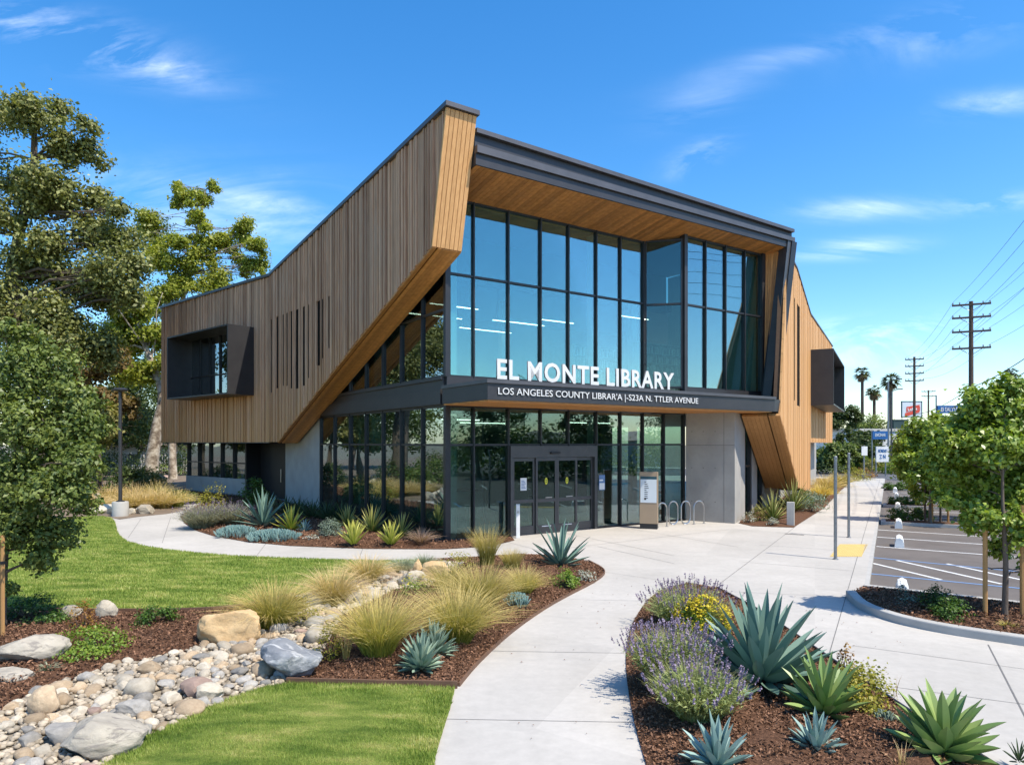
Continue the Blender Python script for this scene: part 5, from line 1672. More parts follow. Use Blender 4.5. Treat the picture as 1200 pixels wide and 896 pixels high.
# left bed
shrub('shrub', 'bushy green shrub alone on the mulch near the curved lawn edging', at(183, 737), .62, .34, LM['shrub'], 1100, .045)
shrub('shrub', 'spreading bright green shrub in front of the white boulders', at(104, 768), 1.05, .36, LM['shrub_lime'], 1800, .042)
shrub('shrub', 'red tipped upright shrub between the white boulders', at(98, 745), .42, .48, LM['shrub_red'], 420, .04)
shrub('shrub', 'shaded dark green shrub behind the staked tree', at(33, 733), .95, .45, LM['shrub_dark'], 1200, .05)
shrub('shrub', 'green ground hugging shrub left of the white boulders', at(57, 736), .6, .24, LM['shrub'], 700, .045)
tuft('grass_tuft', 'small pale green sprig on bare mulch by the buff boulder', at(57, 790), .26, .14, LM['tuft_blue'], 60, width=.012)

# bed along the left glass
lavender('lavender', 'large grey lavender at the tip of the bed by the curved path', at(238, 619), 1.9, .95, LM['lav_grey'], LM['lav_flower_dull'], 1300, .07, share=.16)
lavender('lavender', 'second grey lavender right of the large one by the glass bed', at(270, 617), 1.5, .90, LM['lav_grey'], LM['lav_flower_dull'], 1200, .07, share=.16)
shrub('shrub', 'tall loose pale shrub behind the grey lavender', at(250, 599), 1.3, 1.15, LM['shrub_yellow'], 800, .08)
shrub('shrub', 'dark green shrub against the recessed doorway', at(300, 598), 1.5, 1.35, LM['shrub'], 1500, .10)
agave('agave', 'large blue agave standing against the concrete pier', at(308, 619), 1.75, 1.15, LM['agave_blue'], 34, .14)
fingers('blue_succulent', 'left mat of blue finger succulents by the curved path', at(277, 629), 1.15, .9, .32, LM['chalk_blue'], 420)
fingers('blue_succulent', 'right wider mat of blue finger succulents by the curved path', at(321, 634), 1.45, .8, .32, LM['chalk_blue'], 560)
agave('agave', 'yellow edged green agave right of the large blue agave', at(341, 624), 1.1, .80, LM['agave_lime'], 26, .10)
agave('agave', 'small grey green agave beside the round grey bush', at(357, 625), .5, .38, LM['agave_grey'], 20, .07)
shrub('shrub', 'round grey green bush in the bed by the left glass', at(387, 631), .80, .56, LM['shrub_grey'], 2600, .038, k=70)
agave('agave', 'green spiky yucca behind the round grey bush', at(407, 620), .95, .68, LM['yucca'], 40, .06)
agave('agave', 'pale striped yucca with wide spread leaves before the left glass', at(436, 626), 1.15, .78, LM['yucca'], 44, .06)
agave('agave', 'lime green upright plant in front of the green yucca', at(414, 641), .72, .66, LM['agave_lime'], 30, .085, top=89, low=35)
agave('agave', 'lime green upright plant in front of the striped yucca', at(458, 641), .72, .62, LM['agave_lime'], 28, .085, top=89, low=35)
agave('agave', 'olive yucca nearest the glass corner', at(470, 632), .8, .7, LM['yucca'], 34, .05)
tuft('grass_tuft', 'brown fountain grass at the glass corner', at(494, 640), .75, .56, LM['tuft_brown'], 260)
for i, (x, y) in enumerate(((335, 604), (350, 606), (366, 609), (383, 611), (400, 612))):
    agave('fern', ['dark fern at the foot of the concrete pier', 'second dark fern before the concrete pier', 'dark fern where pier meets glass', 'dark fern behind the round grey bush', 'dark fern under the left glass wall'][i], at(x, y), 1.2, .75, LM['yucca_dark'], 34, .07, .5, top=75, low=15, cat='fern', group='dark ferns in the glass side bed')
shrub('shrub', 'dry pale ground cover by the yellow edged agave', at(366, 634), .7, .14, LM['shrub_silver'], 220, .05)
# bed right of the entrance
agave('agave', 'yellow green yucca behind the concrete bollard', at(906, 612), 1.15, .98, LM['yucca'], 50, .065)
agave('agave', 'taller yucca beyond the bollard under the sloping timber', at(930, 601), 1.3, 1.25, LM['yucca'], 50, .06)
shrub('shrub', 'dull bronze shrub left of the yellow green yucca', at(889, 612), .75, .58, LM['bg_olive'], 700, .06)
shrub('shrub', 'silver plant at the foot of the concrete pier corner', at(877, 613), .55, .38, LM['shrub_silver'], 300, .05)
shrub('shrub', 'small silver plant in front of the yucca by the bollard', at(905, 616), .45, .26, LM['shrub_silver'], 260, .05)
shrub('shrub', 'dark blue green mounded shrub at the walk edge', at(951, 600), 1.5, .85, LM['shrub_grey'], 1500, .07)
shrub('shrub', 'green mound below the timber leg', at(938, 596), 1.4, .95, LM['shrub'], 1400, .08)
tuft('grass_tuft', 'golden yellow grass mound beyond the timber leg', at(962, 586), 1.3, .95, LM['tuft_gold'], 500, width=.03)
tuft('grass_tuft', 'tan feathery grass behind the golden mound', at(970, 577), 1.9, 1.25, LM['tuft_straw'], 500, width=.03)
tuft('grass_tuft', 'olive grass halfway along the timber wall', at(984, 570), 2.0, 1.1, LM['tuft_olive'], 500, width=.035)
shrub('shrub', 'yellow flowered shrub at the far end of the walk bed', at(1002, 563), 2.2, 1.0, LM['shrub_yellow'], 900, .1)
shrub('shrub', 'rusty low shrub at the end of the walk', at(1012, 561), 2.0, .9, LM['shrub_red'], 800, .1)
# lot islands
for i, (x, y, w, h) in enumerate(((1112, 731, .62, .34), (1098, 722, .6, .42))):
    shrub('shrub', ['glossy green shrub at the near lot island kerb', 'dark green shrub behind the glossy one on the lot island'][i], at(x, y, .1), w, h, LM['shrub' if i == 0 else 'shrub_dark'], 1100, .045)
shrub('shrub', 'grey green low plant on the lot island under the white stop', at(1065, 716, .1), .45, .16, LM['shrub_grey'], 300, .035)
shrub('shrub', 'narrow dark plant holding up against the white wheel stop', at(1057, 706, .1), .26, .30, LM['shrub_grey'], 300, .03)
tuft('grass_tuft', 'short green grass clump at the staked tree foot', at(1180, 742, .1), .5, .12, LM['tuft_green'], 140)
k = 0
names_i = ['nearest small', 'second', 'third', 'fourth', 'fifth', 'sixth', 'farthest']
for (x, y, s) in ((1055, 608, .9), (1080, 608, .8), (1051, 590, .75), (1067, 590, .75), (1041, 572, .7), (1053, 572, .8), (1066, 572, .8)):
    shrub('shrub', names_i[k] + ' dark clipped shrub of those on the strips across the lot', at(x, y, -.05), s * 1.1, s * .6, LM['shrub'], 1100, .08, group='clipped shrubs on the parking strips'); k += 1
for t in (13.7, 21.3, 34.3):
    mb = MB(); mb.prism([(*K(t - .55, .15), -.2), (*K(t + .55, .15), -.2), (*K(t + .55, 11), -.2), (*K(t - .55, 11), -.2)], (0, 0, .19))
    o = mb.build('parking_strip_kerb', M['kerb']); o['kind'] = 'structure'
    s_ = sheet('parking_strip_soil', [K(t - .42, .3), K(t + .42, .3), K(t + .42, 10.8), K(t - .42, 10.8)], M['mulch'], -.005)

# ------------------------------------------------------------------ trees
def trunk_px(L, d): return [wp(a, b, d) for a, b in L]
# the young staked tree at the left edge
e = tree('young_tree', 'young staked tree with dense dark green crown at the left lawn edge', (-7.55, 10.1, 0), [(-7.55, 10.1, 0), (-7.5, 10.1, 1.2), (-7.4, 10.15, 2.4), (-7.3, 10.1, 3.6)],
         pxlobes([(-30, 470, 42), (20, 440, 34), (60, 430, 30), (28, 400, 22), (85, 470, 32), (30, 500, 40), (70, 520, 38), (-40, 540, 45), (15, 560, 40), (60, 575, 34), (95, 540, 26), (105, 500, 22), (30, 610, 34), (70, 625, 24), (45, 655, 22), (-20, 620, 40), (12, 690, 10), (100, 590, 18), (5, 385, 14)], 10.1, .8),
         30000, .075, M['bark'], LM['near_tree'], .065, k=34, sub=.38, shell=.25, squash=.95, bare=8, limb=.5, spread=.6)
mb = MB(); mb.tube([gp(3, 752), (gp(3, 752)[0], gp(3, 752)[1], 1.5)], .028, 8)
st = mb.build('tree_stake', M['stake'])
tag(st, 'tan round timber stake with black tie below the left young tree', 'stake')
mb = MB(); mb.tube([(gp(3, 752)[0] - .035, gp(3, 752)[1], 1.12), (gp(3, 752)[0] - .1, gp(3, 752)[1] + .3, 1.14)], .012, 6); mb.lathe((gp(3, 752)[0], gp(3, 752)[1], 1.1), [(.033, 0), (.033, .04)], 8)
mb.build('tie', M['metal_black'], st)

tree('oak_tree', 'tall dark oak with open spreading crown beyond the lawn', (-23.5, 34, 0), trunk_px([(50, 585), (45, 500), (22, 400), (18, 300), (38, 210), (40, 130)], 34),
     split(pxlobes([(40, 130, 28), (66, 132, 17), (5, 137, 27), (103, 157, 17), (68, 168, 19), (112, 184, 15), (90, 178, 16), (23, 207, 30), (68, 207, 24), (43, 240, 24), (80, 240, 22), (2, 254, 28), (118, 232, 17), (136, 247, 14), (110, 267, 24), (140, 284, 22), (50, 287, 26), (160, 312, 20), (127, 316, 26), (84, 322, 28), (20, 314, 34), (152, 345, 20), (115, 354, 28), (67, 364, 30), (0, 357, 34), (-40, 200, 40), (-50, 280, 45), (-45, 350, 45), (55, 410, 34), (110, 405, 26)], 34, .8), 3, .68, .8),
     72000, .21, M['bark'], LM['oak'], .5, k=11, sub=.66, shell=.15, spread=.75, squash=1.0, limb=.3, twigs=1)
tree('sycamore_tree', 'pale barked sycamore with sparse yellow green leaves rising behind the timber wing', wp(203, 563, 50)[:2] + (0,), [(wp(203, 563, 50)[0], 50, 0)] + trunk_px([(202, 500), (208, 420), (216, 340), (232, 270), (241, 222)], 50),
     split(pxlobes([(181, 267, 18), (190, 300, 17), (211, 220, 8), (218, 232, 10), (234, 237, 11), (252, 219, 7), (206, 238, 8), (230, 258, 12), (247, 278, 12), (217, 281, 12), (234, 308, 15), (213, 315, 15), (284, 270, 12), (268, 288, 12), (300, 287, 11), (284, 310, 14), (306, 312, 10), (260, 328, 16), (200, 342, 16), (174, 357, 18), (238, 345, 14)], 50, .6), 6, .5, 1.2),
     46000, .21, M['bark_pale'], LM['sycamore'], .30, k=10, sub=.8, shell=.1, squash=1.15, bare=2, limb=.26, spread=.75, twigs=1)
tree('sycamore_tree', 'leaning thick sycamore with mottled trunk left of the timber wing', wp(176, 572, 46)[:2] + (0,), [(wp(176, 572, 46)[0], 46, 0)] + trunk_px([(178, 540), (184, 500), (190, 460), (172, 410), (160, 370)], 46),
     pxlobes([(180, 392, 18), (152, 398, 22), (138, 428, 22), (166, 436, 16), (158, 362, 18), (192, 425, 12), (120, 400, 20), (140, 372, 18)], 46, .6),
     20000, .25, M['bark_pale'], LM['sycamore'], .52, k=9, sub=.5, bare=5, limb=.42, spread=.7)
BG = (
    ('rust and olive leaved tree behind the lamp post', 112, 40, [(100, 438, 20), (130, 420, 18), (122, 468, 18), (95, 478, 22), (148, 478, 14), (78, 450, 18)], 'bg_rust', 7000),
    ('olive green tree left of the lamp post', 95, 37, [(105, 505, 20), (80, 500, 22), (125, 510, 16), (60, 520, 22), (118, 488, 15)], 'bg_olive', 6500),
    ('dark tall tree behind the oak', 70, 58, [(20, 430, 40), (100, 400, 34), (60, 480, 40), (160, 490, 30), (130, 445, 30), (30, 380, 30)], 'bg_dark', 9000),
    ('dark round tree behind the sycamore trunks', 205, 64, [(210, 500, 26), (180, 480, 26), (150, 505, 28), (235, 505, 22), (190, 520, 24)], 'bg_dark', 7000),
    ('mid green tree far beyond the lawn edge', -60, 50, [(-60, 420, 50), (-110, 470, 50), (-20, 500, 40), (-80, 360, 45), (-160, 430, 55)], 'bg_mid', 8000),
    ('bright green tree beyond the wing corner', 215, 75, [(215, 440, 24), (190, 420, 24), (170, 455, 22), (235, 470, 18), (205, 470, 20)], 'bg_mid', 5000),
)
for (lab, bx, d, L, m, n) in BG:
    b = wp(bx, 0, d)
    tree('background_tree', lab, (b[0], d, 0), [(b[0], d, 0), (b[0] + .2, d, 1.5), wp(L[0][0], L[0][1], d)], [(a, b_, c, r * 1.25) for a, b_, c, r in pxlobes(L, d, .6)], int(n * 2.2), .3 if d > 45 else .22, M['bark'], LM[m], .28, group='trees beyond the lawn', k=7, sub=.42)
SH = (
    ('dark green bush under the near sycamore', 150, 578, 2.6, 1.6, 'bg_dark'), ('green bush left of the lamp base', 88, 592, 2.4, 1.6, 'bg_mid'), ('large bush under the oak beside cream boulders', 62, 585, 3.0, 2.0, 'bg_dark'),
    ('dark bush before the ribbon window', 212, 590, 1.6, .7, 'bg_dark'), ('bush beyond the young tree crown', 20, 590, 3.2, 2.0, 'bg_mid'), ('bright hedge bush behind the sycamore trunks', 190, 560, 5.0, 2.8, 'bg_mid'),
    ('bright bush right of the straight sycamore trunk', 218, 558, 4.6, 2.6, 'bg_mid'), ('olive bush behind the straw grass bank', 170, 572, 2.6, 1.3, 'bg_olive'), ('wide dark bush at the left frame edge', -40, 588, 4.0, 2.6, 'bg_dark'),
    ('dark bush in the shade behind the lamp post', 130, 565, 3.6, 2.4, 'bg_dark'), ('round bush in the shade between oak and lamp', 100, 560, 3.6, 2.8, 'bg_mid'))
for (lab, x, y, w, h, m) in SH:
    shrub('background_bush', lab, at(x, y, .0), w, h, LM[m], 1900, .16, group='bushes beyond the lawn', cat='bush', k=50)
for i, (x, y, w, h) in enumerate(((152, 598, 1.9, 1.0), (172, 597, 2.0, 1.1), (190, 596, 1.9, 1.05), (206, 594, 1.8, 1.0), (112, 598, 1.6, .9), (160, 590, 2.2, 1.2), (184, 588, 2.2, 1.2), (130, 590, 2.0, 1.1))):
    tuft('grass_tuft', ['straw grass just right of the lamp base', 'straw grass between lamp base and lavender', 'golden grass before the sycamore trunk', 'olive tinted grass nearest the timber wing', 'straw grass just left of the lamp base', 'second row straw grass right of the lamp', 'second row straw grass before the leaning sycamore', 'second row straw grass behind the lamp base'][i], at(x, y, .03), w, h, LM['tuft_straw' if i not in (3, 6) else 'tuft_lime'], 480, width=.022, group='straw grasses round the lamp post')

# lot trees on the right
lt_l = pxlobes([(1150, 478, 24), (1180, 455, 18), (1188, 490, 30), (1128, 505, 26), (1162, 525, 30), (1205, 540, 36), (1110, 540, 24), (1140, 565, 28), (1180, 580, 32), (1120, 585, 18), (1150, 608, 20), (1195, 618, 26), (1230, 480, 36), (1240, 570, 44), (1172, 640, 14), (1215, 660, 16), (1105, 515, 16)], 10.7, .8)
lt_l = [(a, b, c, r * 1.12) for a, b, c, r in lt_l]
tb = gp(1177, 727, .1)
tree('street_tree', 'nearest bright green young tree tied between two stakes on the lot island', (tb[0], tb[1], .08), [tb, (tb[0] + .02, tb[1], 1.0), (tb[0] - .03, tb[1], 2.0), (tb[0], tb[1], 3.2)], lt_l, 32000, .088, M['bark'], LM['lot_tree'], .05, group='young trees in the parking lot', k=28, sub=.36, shell=.3, squash=.9, spread=.62)
mb = MB()
for i, (x, y, h) in enumerate(((1154.5, 725, 1.85), (1198, 727, 1.85))):
    p = gp(x, y, .1)
    mb = MB(); mb.tube([(p[0], p[1], .05), (p[0], p[1], h)], .033, 8)
    st = mb.build('tree_stake', M['stake'])
    tag(st, ['tan timber stake on the kerb side of the lot island tree', 'tan timber stake at the frame edge beside the lot island tree'][i], 'stake')
    mb = MB(); mb.tube([(p[0], p[1], .9), ((p[0] + tb[0]) / 2, p[1] + .02, .87), (tb[0], tb[1], .9)], .010, 6)
    mb.build('tie', M['metal_black'], st)
LT = (
    ('second lot tree, bushy and bright, left of the nearest', gp(1090, 612, 0), [(1075, 505, 14), (1095, 500, 15), (1060, 520, 12), (1085, 530, 18), (1110, 520, 18), (1070, 550, 15), (1100, 555, 18), (1125, 545, 18), (1085, 575, 13), (1115, 580, 14), (1060, 538, 10), (1110, 498, 12)], 9000),
    ('third lot tree on the middle parking strip', gp(1083, 592, 0), [(1085, 505, 12), (1100, 510, 14), (1120, 505, 14), (1080, 530, 12), (1110, 535, 15), (1130, 530, 14), (1098, 552, 12)], 5000),
    ('fourth lot tree behind the nearest crown', gp(1135, 606, 0), [(1135, 500, 18), (1160, 505, 20), (1130, 535, 20), (1165, 540, 22), (1148, 565, 20)], 6000),
)
for (lab, b, L, n) in LT:
    d = b[1]
    tree('street_tree', lab, (b[0], d, -.05), [(b[0], d, -.05), (b[0], d, 1.2), (b[0] + .05, d, 2.6)], [(a, b_, c, r * 1.2) for a, b_, c, r in pxlobes(L, d, .8)], n * 2, .14, M['bark'], LM['lot_tree'], .06, group='young trees in the parking lot', k=14, sub=.48, shell=.25)
for i, x in enumerate((1084, 1092.5, 1102, 1111)):
    b = gp(x, 611, 0)
    mb = MB(); mb.tube([(b[0], b[1], -.02), (b[0], b[1], 1.9)], .035, 6)
    tag(mb.build('tree_stake', M['stake'] if i % 2 else M['pole_wood']), ['first dark stake from the walk under the second lot tree', 'second stake from the walk under the second lot tree', 'third dark stake from the walk under the second lot tree', 'last stake from the walk under the second lot tree'][i], 'stake', 'stakes of the second lot tree')
# trees across the lot, seen mirrored in the front glass
for i, (x, y, r, h) in enumerate(((34, 4, 2.4, 7.5), (40, -7, 3.0, 9.0), (31, 14, 2.0, 6.0), (48, 2, 2.6, 10.5), (26, -12, 2.4, 7.0), (38, 22, 2.2, 6.5), (44, -16, 3.2, 8), (30, -2, 2.2, 5.5), (56, 16, 3.2, 8.5), (50, -10, 3.4, 8), (36, -18, 2.6, 6.5))):
    lob = [(x + random.uniform(-1, 1) * r * .6, y + random.uniform(-1, 1) * r * .6, h - r * (.6 + 1.3 * random.random()), r * random.uniform(.5, .75)) for _ in range(7)]
    tree('background_tree', ['round green tree across the lot', 'large dark tree across the lot', 'small tree across the lot', 'tallest narrow tree across the lot', 'tree by the lot entrance', 'tree at the far side of the lot', 'wide tree behind the lot entrance', 'low round tree on the lot', 'broad tree by the far house', 'bushy tree past the lot', 'low tree past the lot entrance'][i] + ', mirrored in the front glass', (x, y, -.1), [(x, y, -.12), (x, y, h * .3), (x, y, h * .7)], lob, 3500, .26, M['bark'], LM['bg_mid' if i % 2 else 'bg_dark'], .22, group='trees across the parking lot', k=8, sub=.42)

for i, (x, y, w_, h) in enumerate(((34, 10, 9, 4.6), (40, 2, 10, 5.2), (36, -6, 9, 4.4), (42, -13, 10, 5.0), (34, -18, 9, 4.6), (44, 18, 9, 4.2), (28, -22, 9, 4.8), (52, 8, 10, 6.0), (22, -26, 9, 5))):
    shrub('background_bush', ['tall hedge bush', 'broad hedge bush', 'round hedge bush', 'dense hedge bush', 'dark hedge bush', 'pale hedge bush', 'wide hedge bush', 'highest hedge bush', 'last hedge bush'][i] + ' across the lot mirrored in the lower front glass', (x, y, -.1), w_, h, LM['bg_mid' if i % 2 else 'bg_dark'], 1800, .45, group='hedge across the parking lot', cat='bush', k=60)
for i, (x, y, r, h) in enumerate(((-42, 38, 3.2, 9.5), (-50, 50, 3.6, 11), (-38, 30, 2.6, 7.5))):
    lob = [(x + random.uniform(-1, 1) * r * .7, y + random.uniform(-1, 1) * r * .7, h - r * (.5 + 1.7 * random.random()), r * random.uniform(.5, .75)) for _ in range(8)]
    tree('background_tree', ['bushy tree beyond the lawn mirrored in the wing window box', 'tall tree behind the bushy one mirrored in the wing window box', 'low tree past the lawn mirrored in the left glass wall'][i], (x, y, -.1), [(x, y, -.12), (x, y, h * .3), (x, y, h * .7)], lob, 4500, .28, M['bark'], LM['bg_mid'], .25, group='trees beyond the lawn', k=8, sub=.42)

# far hedges and trees at the end of the walk
FT = (
    ('round green tree beyond the far window box', 990, 92, [(985, 488, 10), (995, 484, 9), (978, 494, 8), (1000, 494, 7)], 'bg_dark', 1800),
    ('bright rounded tree beside the far walk', 982, 66, [(980, 535, 12), (965, 538, 11), (992, 532, 11), (972, 525, 10), (1000, 540, 9)], 'bg_mid', 2600),
    ('dark rounded tree behind the bright one', 1010, 78, [(1005, 512, 13), (1018, 518, 13), (995, 515, 11), (1010, 530, 14), (1022, 535, 11)], 'bg_dark', 2600),
    ('green tree under the palms', 1020, 100, [(1020, 500, 13), (1035, 503, 11), (1008, 505, 10), (1048, 510, 10), (1030, 515, 13)], 'bg_mid', 2600),
    ('low tree beyond the white sign', 1050, 88, [(1050, 528, 12), (1062, 520, 12), (1042, 535, 9), (1075, 525, 12), (1090, 520, 14)], 'bg_mid', 2600),
    ('tree at the end of the street behind the lot', 1160, 80, [(1150, 500, 20), (1180, 490, 22), (1210, 495, 25), (1130, 510, 16), (1190, 470, 14)], 'bg_dark', 3600),
)
for (lab, bx, d, L, m, n) in FT:
    b = wp(bx, 0, d)
    tree('background_tree', lab, (b[0], d, -.1), [(b[0], d, -.15), (b[0], d, 1.2), wp(L[0][0], L[0][1], d)], [(a, b_, c, r * 1.3) for a, b_, c, r in pxlobes(L, d, .6)], n * 3, .34, M['bark'], LM[m], .2, group='trees at the far end of the walk', k=7, sub=.45, twigs=1)
for i, (x, y, w, h, m) in enumerate(((985, 551, 5, 1.5, 'bg_mid'), (1002, 551, 5, 1.5, 'bg_mid'), (1018, 552, 4.5, 1.4, 'bg_olive'), (1034, 550, 4, 1.3, 'bg_mid'), (1052, 553, 4.5, 1.5, 'shrub_lime'), (1070, 552, 5, 1.6, 'bg_mid'), (968, 553, 5, 1.5, 'bg_dark'), (1095, 551, 5, 1.8, 'bg_mid'), (1125, 551, 5, 1.8, 'bg_dark'), (1160, 551, 6, 1.8, 'bg_mid'))):
    shrub('background_bush', ['hedge bush beside the far wall', 'clipped hedge bush across the street', 'olive bush under the white sign', 'low bush behind the white sign post', 'lime bush beside the street', 'bush right of the lime one', 'dark hedge bush next to the timber wall', 'bush behind the second lot tree', 'dark bush behind the lot tree crowns', 'bush at the far right of the street'][i], at(x, y, -.1), w, h, LM[m], 900, .25, group='bushes across the street', cat='bush', k=40)

# palms
def palm(label, pxx, pyy, d, r, lean=0.0):
    top = Vector(wp(pxx, pyy, d)); b = Vector((top.x - lean, d, -.2))
    e = empty('palm_tree', tuple(b), 0, label, 'palm', 'tall fan palms along the street')
    mb = MB(); mb.tube([(0, 0, 0), tuple((top - b) * .5 + Vector((lean * .2, 0, 0))), tuple(top - b)], [r * .22, r * .15, r * .14], 8); mb.build('trunk', M['pole_wood'], e)
    def fans(n, zlo, zhi, L, m, nm):
        d_ = unit(rng.normal(size=(n, 3))); d_[:, 2] = rng.uniform(zlo, zhi, n); d_ = unit(d_)
        Vv = []; 
        c = np.array(top - b)
        for k_ in range(n):
            hub = c + d_[k_] * L * .5
            Vv_s = unit(np.cross(d_[k_], [0, 0, 1.0])); 
            for q in range(9):
                an = (q - 4) / 4 * 1.25
                dd = d_[k_] * math.cos(an) + Vv_s * math.sin(an)
                tip = hub + dd * L * .55 - np.array([0, 0, .18 * L * (1 + random.random())])
                sd = np.cross(dd, [0.1, 0, 1.0]); sd = sd / max(np.linalg.norm(sd), 1e-6) * L * .055
                Vv += [hub - sd, hub + sd, tip]
            sd = Vv_s * L * .03
            Vv += [c - sd, c + sd, hub]
        V = np.array(Vv); F = np.arange(len(V)).reshape(-1, 3)
        mesh_np(nm, V, F, m, e, rnd=rng.random(len(F)))
    fans(46, -.35, 1.0, r, LM['palm'], 'crown'); fans(26, -2.2, -.5, r * .8, LM['palm_dead'], 'dead_fronds')
palm('fan palm standing alone left of the other palms', 1010.5, 437, 120, 1.75)
palm('shortest fan palm between two taller ones', 1024.5, 459, 120, 1.75)
palm('fan palm just left of the red billboard', 1044, 446, 112, 1.9)
palm('fan palm behind the tall utility pole at the frame edge', 1185, 437, 120, 1.5)

# ------------------------------------------------------------------ poles and wires
LD = Vector((.42, .91, 0)).normalized(); LS = Vector((LD.y, -LD.x, 0))
def utility_pole(label, xx, dd, ytop, arms, half, rad, tails=True):
    x, y, zt_ = wp(xx, ytop, dd)
    e = empty('utility_pole', (x, y, -.2), 0, label, 'utility pole', 'wooden utility poles')
    zt_ += .2
    mb = MB(); mb.tube([(0, 0, 0), (0, 0, zt_)], [rad, rad * .7], 10); mb.build('pole', M['pole_wood'], e)
    pts = []
    for a in arms:
        z = EYE + (HOR - a) / FOC * dd + .2
        mb = MB()
        fr = lambda s_, b, zz: tuple(LS * s_ + LD * b + Z3 * zz)
        mb.fbox(fr, -half, half, -.16, -.05, z - .07, z + .07)
        c = mb.build('crossarm', M['pole_wood'], e)
        mb = MB()
        for s_ in (-1, 1):
            mb.tube([fr(s_ * half * .55, -.1, z - .07), fr(0, -.1, z - .55)], .025, 5)
        mb.build('brace', M['galv'], e)
        mb = MB()
        for s_ in (-.95, -.6, .6, .95):
            mb.lathe(fr(s_ * half, -.1, z + .07), [(.03, 0), (.05, .06), (.05, .14), (.02, .18)], 8)
            if abs(s_) > .9: pts.append(tuple(Vector((x, y, -.2)) + Vector(fr(s_ * half, -.1, z + .26))))
        mb.build('insulator', M['galv'], c)
    return pts
pa = utility_pole('tall near utility pole with four crossarms above the lot trees', 1138, 54, 353, (357, 372, 388.5, 408), 1.3, .21)
pb = utility_pole('middle utility pole with four crossarms behind the red billboard', 1071.5, 88, 418, (421, 429, 437.5, 446), 1.05, .2)
pc = utility_pole('farthest small utility pole with two crossarms', 1088, 147, 457, (458.5, 464), 1.3, .22)
p0 = [tuple(Vector(q) - LD * 36 + Vector((0, 0, 1.0))) for q in pa]
def wire(a, b, sag, r, label, group='overhead power lines'):
    a, b = Vector(a), Vector(b)
    pts = [a.lerp(b, i / 14) - Vector((0, 0, sag * 4 * (i / 14) * (1 - i / 14))) for i in range(15)]
    mb = MB(); mb.tube(pts, r, 4, cap=False)
    tag(mb.build('power_line', M['wire']), label, 'power line', group)
for i, q in enumerate(pa):
    wire(p0[i], q, .5, .012, 'thin black overhead wire running from the near utility pole out of frame', 'wires leaving the frame')
    wire(q, pb[i], .7, .012, 'thin black overhead wire between the near and middle utility poles', 'wires between utility poles')
for i, (za, zb, sag) in enumerate(((6.6, 9.0, .4), (5.9, 8.1, .5), (4.9, 7.0, .4))):
    c = Vector(wp(1138, 0, 54)); a = c - LD * 30; b = c + LD * 40
    wire((b.x, b.y, za), (c.x, c.y, za + .6), .5, .03, ['upper', 'middle', 'lower'][i] + ' thick telephone cable beyond the near utility pole', 'telephone cables')
    wire((c.x, c.y, za + .6), (a.x, a.y, zb), .5, .03, ['upper', 'middle', 'lower'][i] + ' thick telephone cable on this side of the near utility pole', 'telephone cables')

# ------------------------------------------------------------------ signs and street furniture
def post_sign(label, pxs, yt, yb, d, mat, text, tmat, post_x=None, post_top=None, th=.12, frame=None, texth=.5, cat='sign', posts=None):
    x0, _, zt_ = wp(pxs[0], yt, d); x1, _, zb_ = wp(pxs[1], yb, d)
    cx = (x0 + x1) / 2
    e = empty('street_sign', (cx, d, -.2), 0, label, cat)
    mb = MB(); mb.box((0, 0, zb_ + .2), x1 - x0, th, zt_ - zb_); mb.build('panel', mat, e)
    if frame:
        mb = MB(); w = (x1 - x0)
        for (a, c, sx, sz_) in ((-w / 2, zb_ + .2, .12, zt_ - zb_), (w / 2, zb_ + .2, .12, zt_ - zb_)): mb.box((a, 0, c), sx, th + .05, sz_)
        for c in (zb_ + .2, zt_ + .1): mb.box((0, 0, c), w + .12, th + .05, .12)
        mb.build('frame', frame, e)
    for (pxx, top) in posts or ():
        xx = wp(pxx, 0, d)[0] - cx; zz = EYE + (HOR - top) / FOC * d + .2
        mb = MB(); mb.tube([(xx, th * .5 + .05, 0), (xx, th * .5 + .05, zz)], .06, 8); mb.build('post', M['galv'], e)
    for (tx, h, zf, wf) in text:
        w = (x1 - x0) * wf
        t = text_mesh('lettering', tx, w, h, ((-w / 2, -th / 2 - .002, zb_ + .2 + (zt_ - zb_) * zf), (1, 0, 0), (0, 0, 1)), tmat, e, extrude=.02, bold=.02)
    return e
post_sign('blue street name banner on two posts above the lot tree', (1098.5, 1132), 475, 484, 62, M['blue_sign'], [('EI EALYYEAN', .38, .22, .78)], M['letter'], posts=[(1098, 463), (1132.5, 460)])
post_sign('blue sign on a thin post beyond the walk', (1022.5, 1040), 505, 514.5, 66, M['blue_sign'], [('ENCINAR', .3, .35, .7)], M['panel_white'], posts=[(1022.6, 504)])
post_sign('white board sign with blue lettering at the street corner', (1026.5, 1041), 523, 541, 60, M['white_paint'], [('NONDAY', .28, .62, .7), ('Z N', .34, .22, .5)], M['blue_sign'], posts=[(1038.5, 540), (1027.5, 540)])
e = post_sign('large white billboard with red slanted lettering on a mast', (1056.5, 1080), 470, 489, 100, M['panel_white'], [], M['red_sign'], posts=[(1057.5, 470), (1072, 489)], frame=M['teal_dark'])
x0, _, z0 = wp(1060, 489, 100); x1, _, z1 = wp(1078, 474, 100)
cxx = e.location.x
mb = MB(); w = x1 - x0; xa = x0 - cxx; za = z0 + .2
mb.prism([(xa, -.065, za + .1), (xa + w * .95, -.065, za + .75), (xa + w, -.065, za + 1.25), (xa + .05, -.065, za + .65)], (0, -.03, 0))
mb.prism([(xa + .2, -.065, za + .8), (xa + w, -.065, za + 1.3), (xa + w * .95, -.065, za + 1.85), (xa + .25, -.065, za + 1.55)], (0, -.03, 0))
mb.build('red_band', M['red_sign'], e)
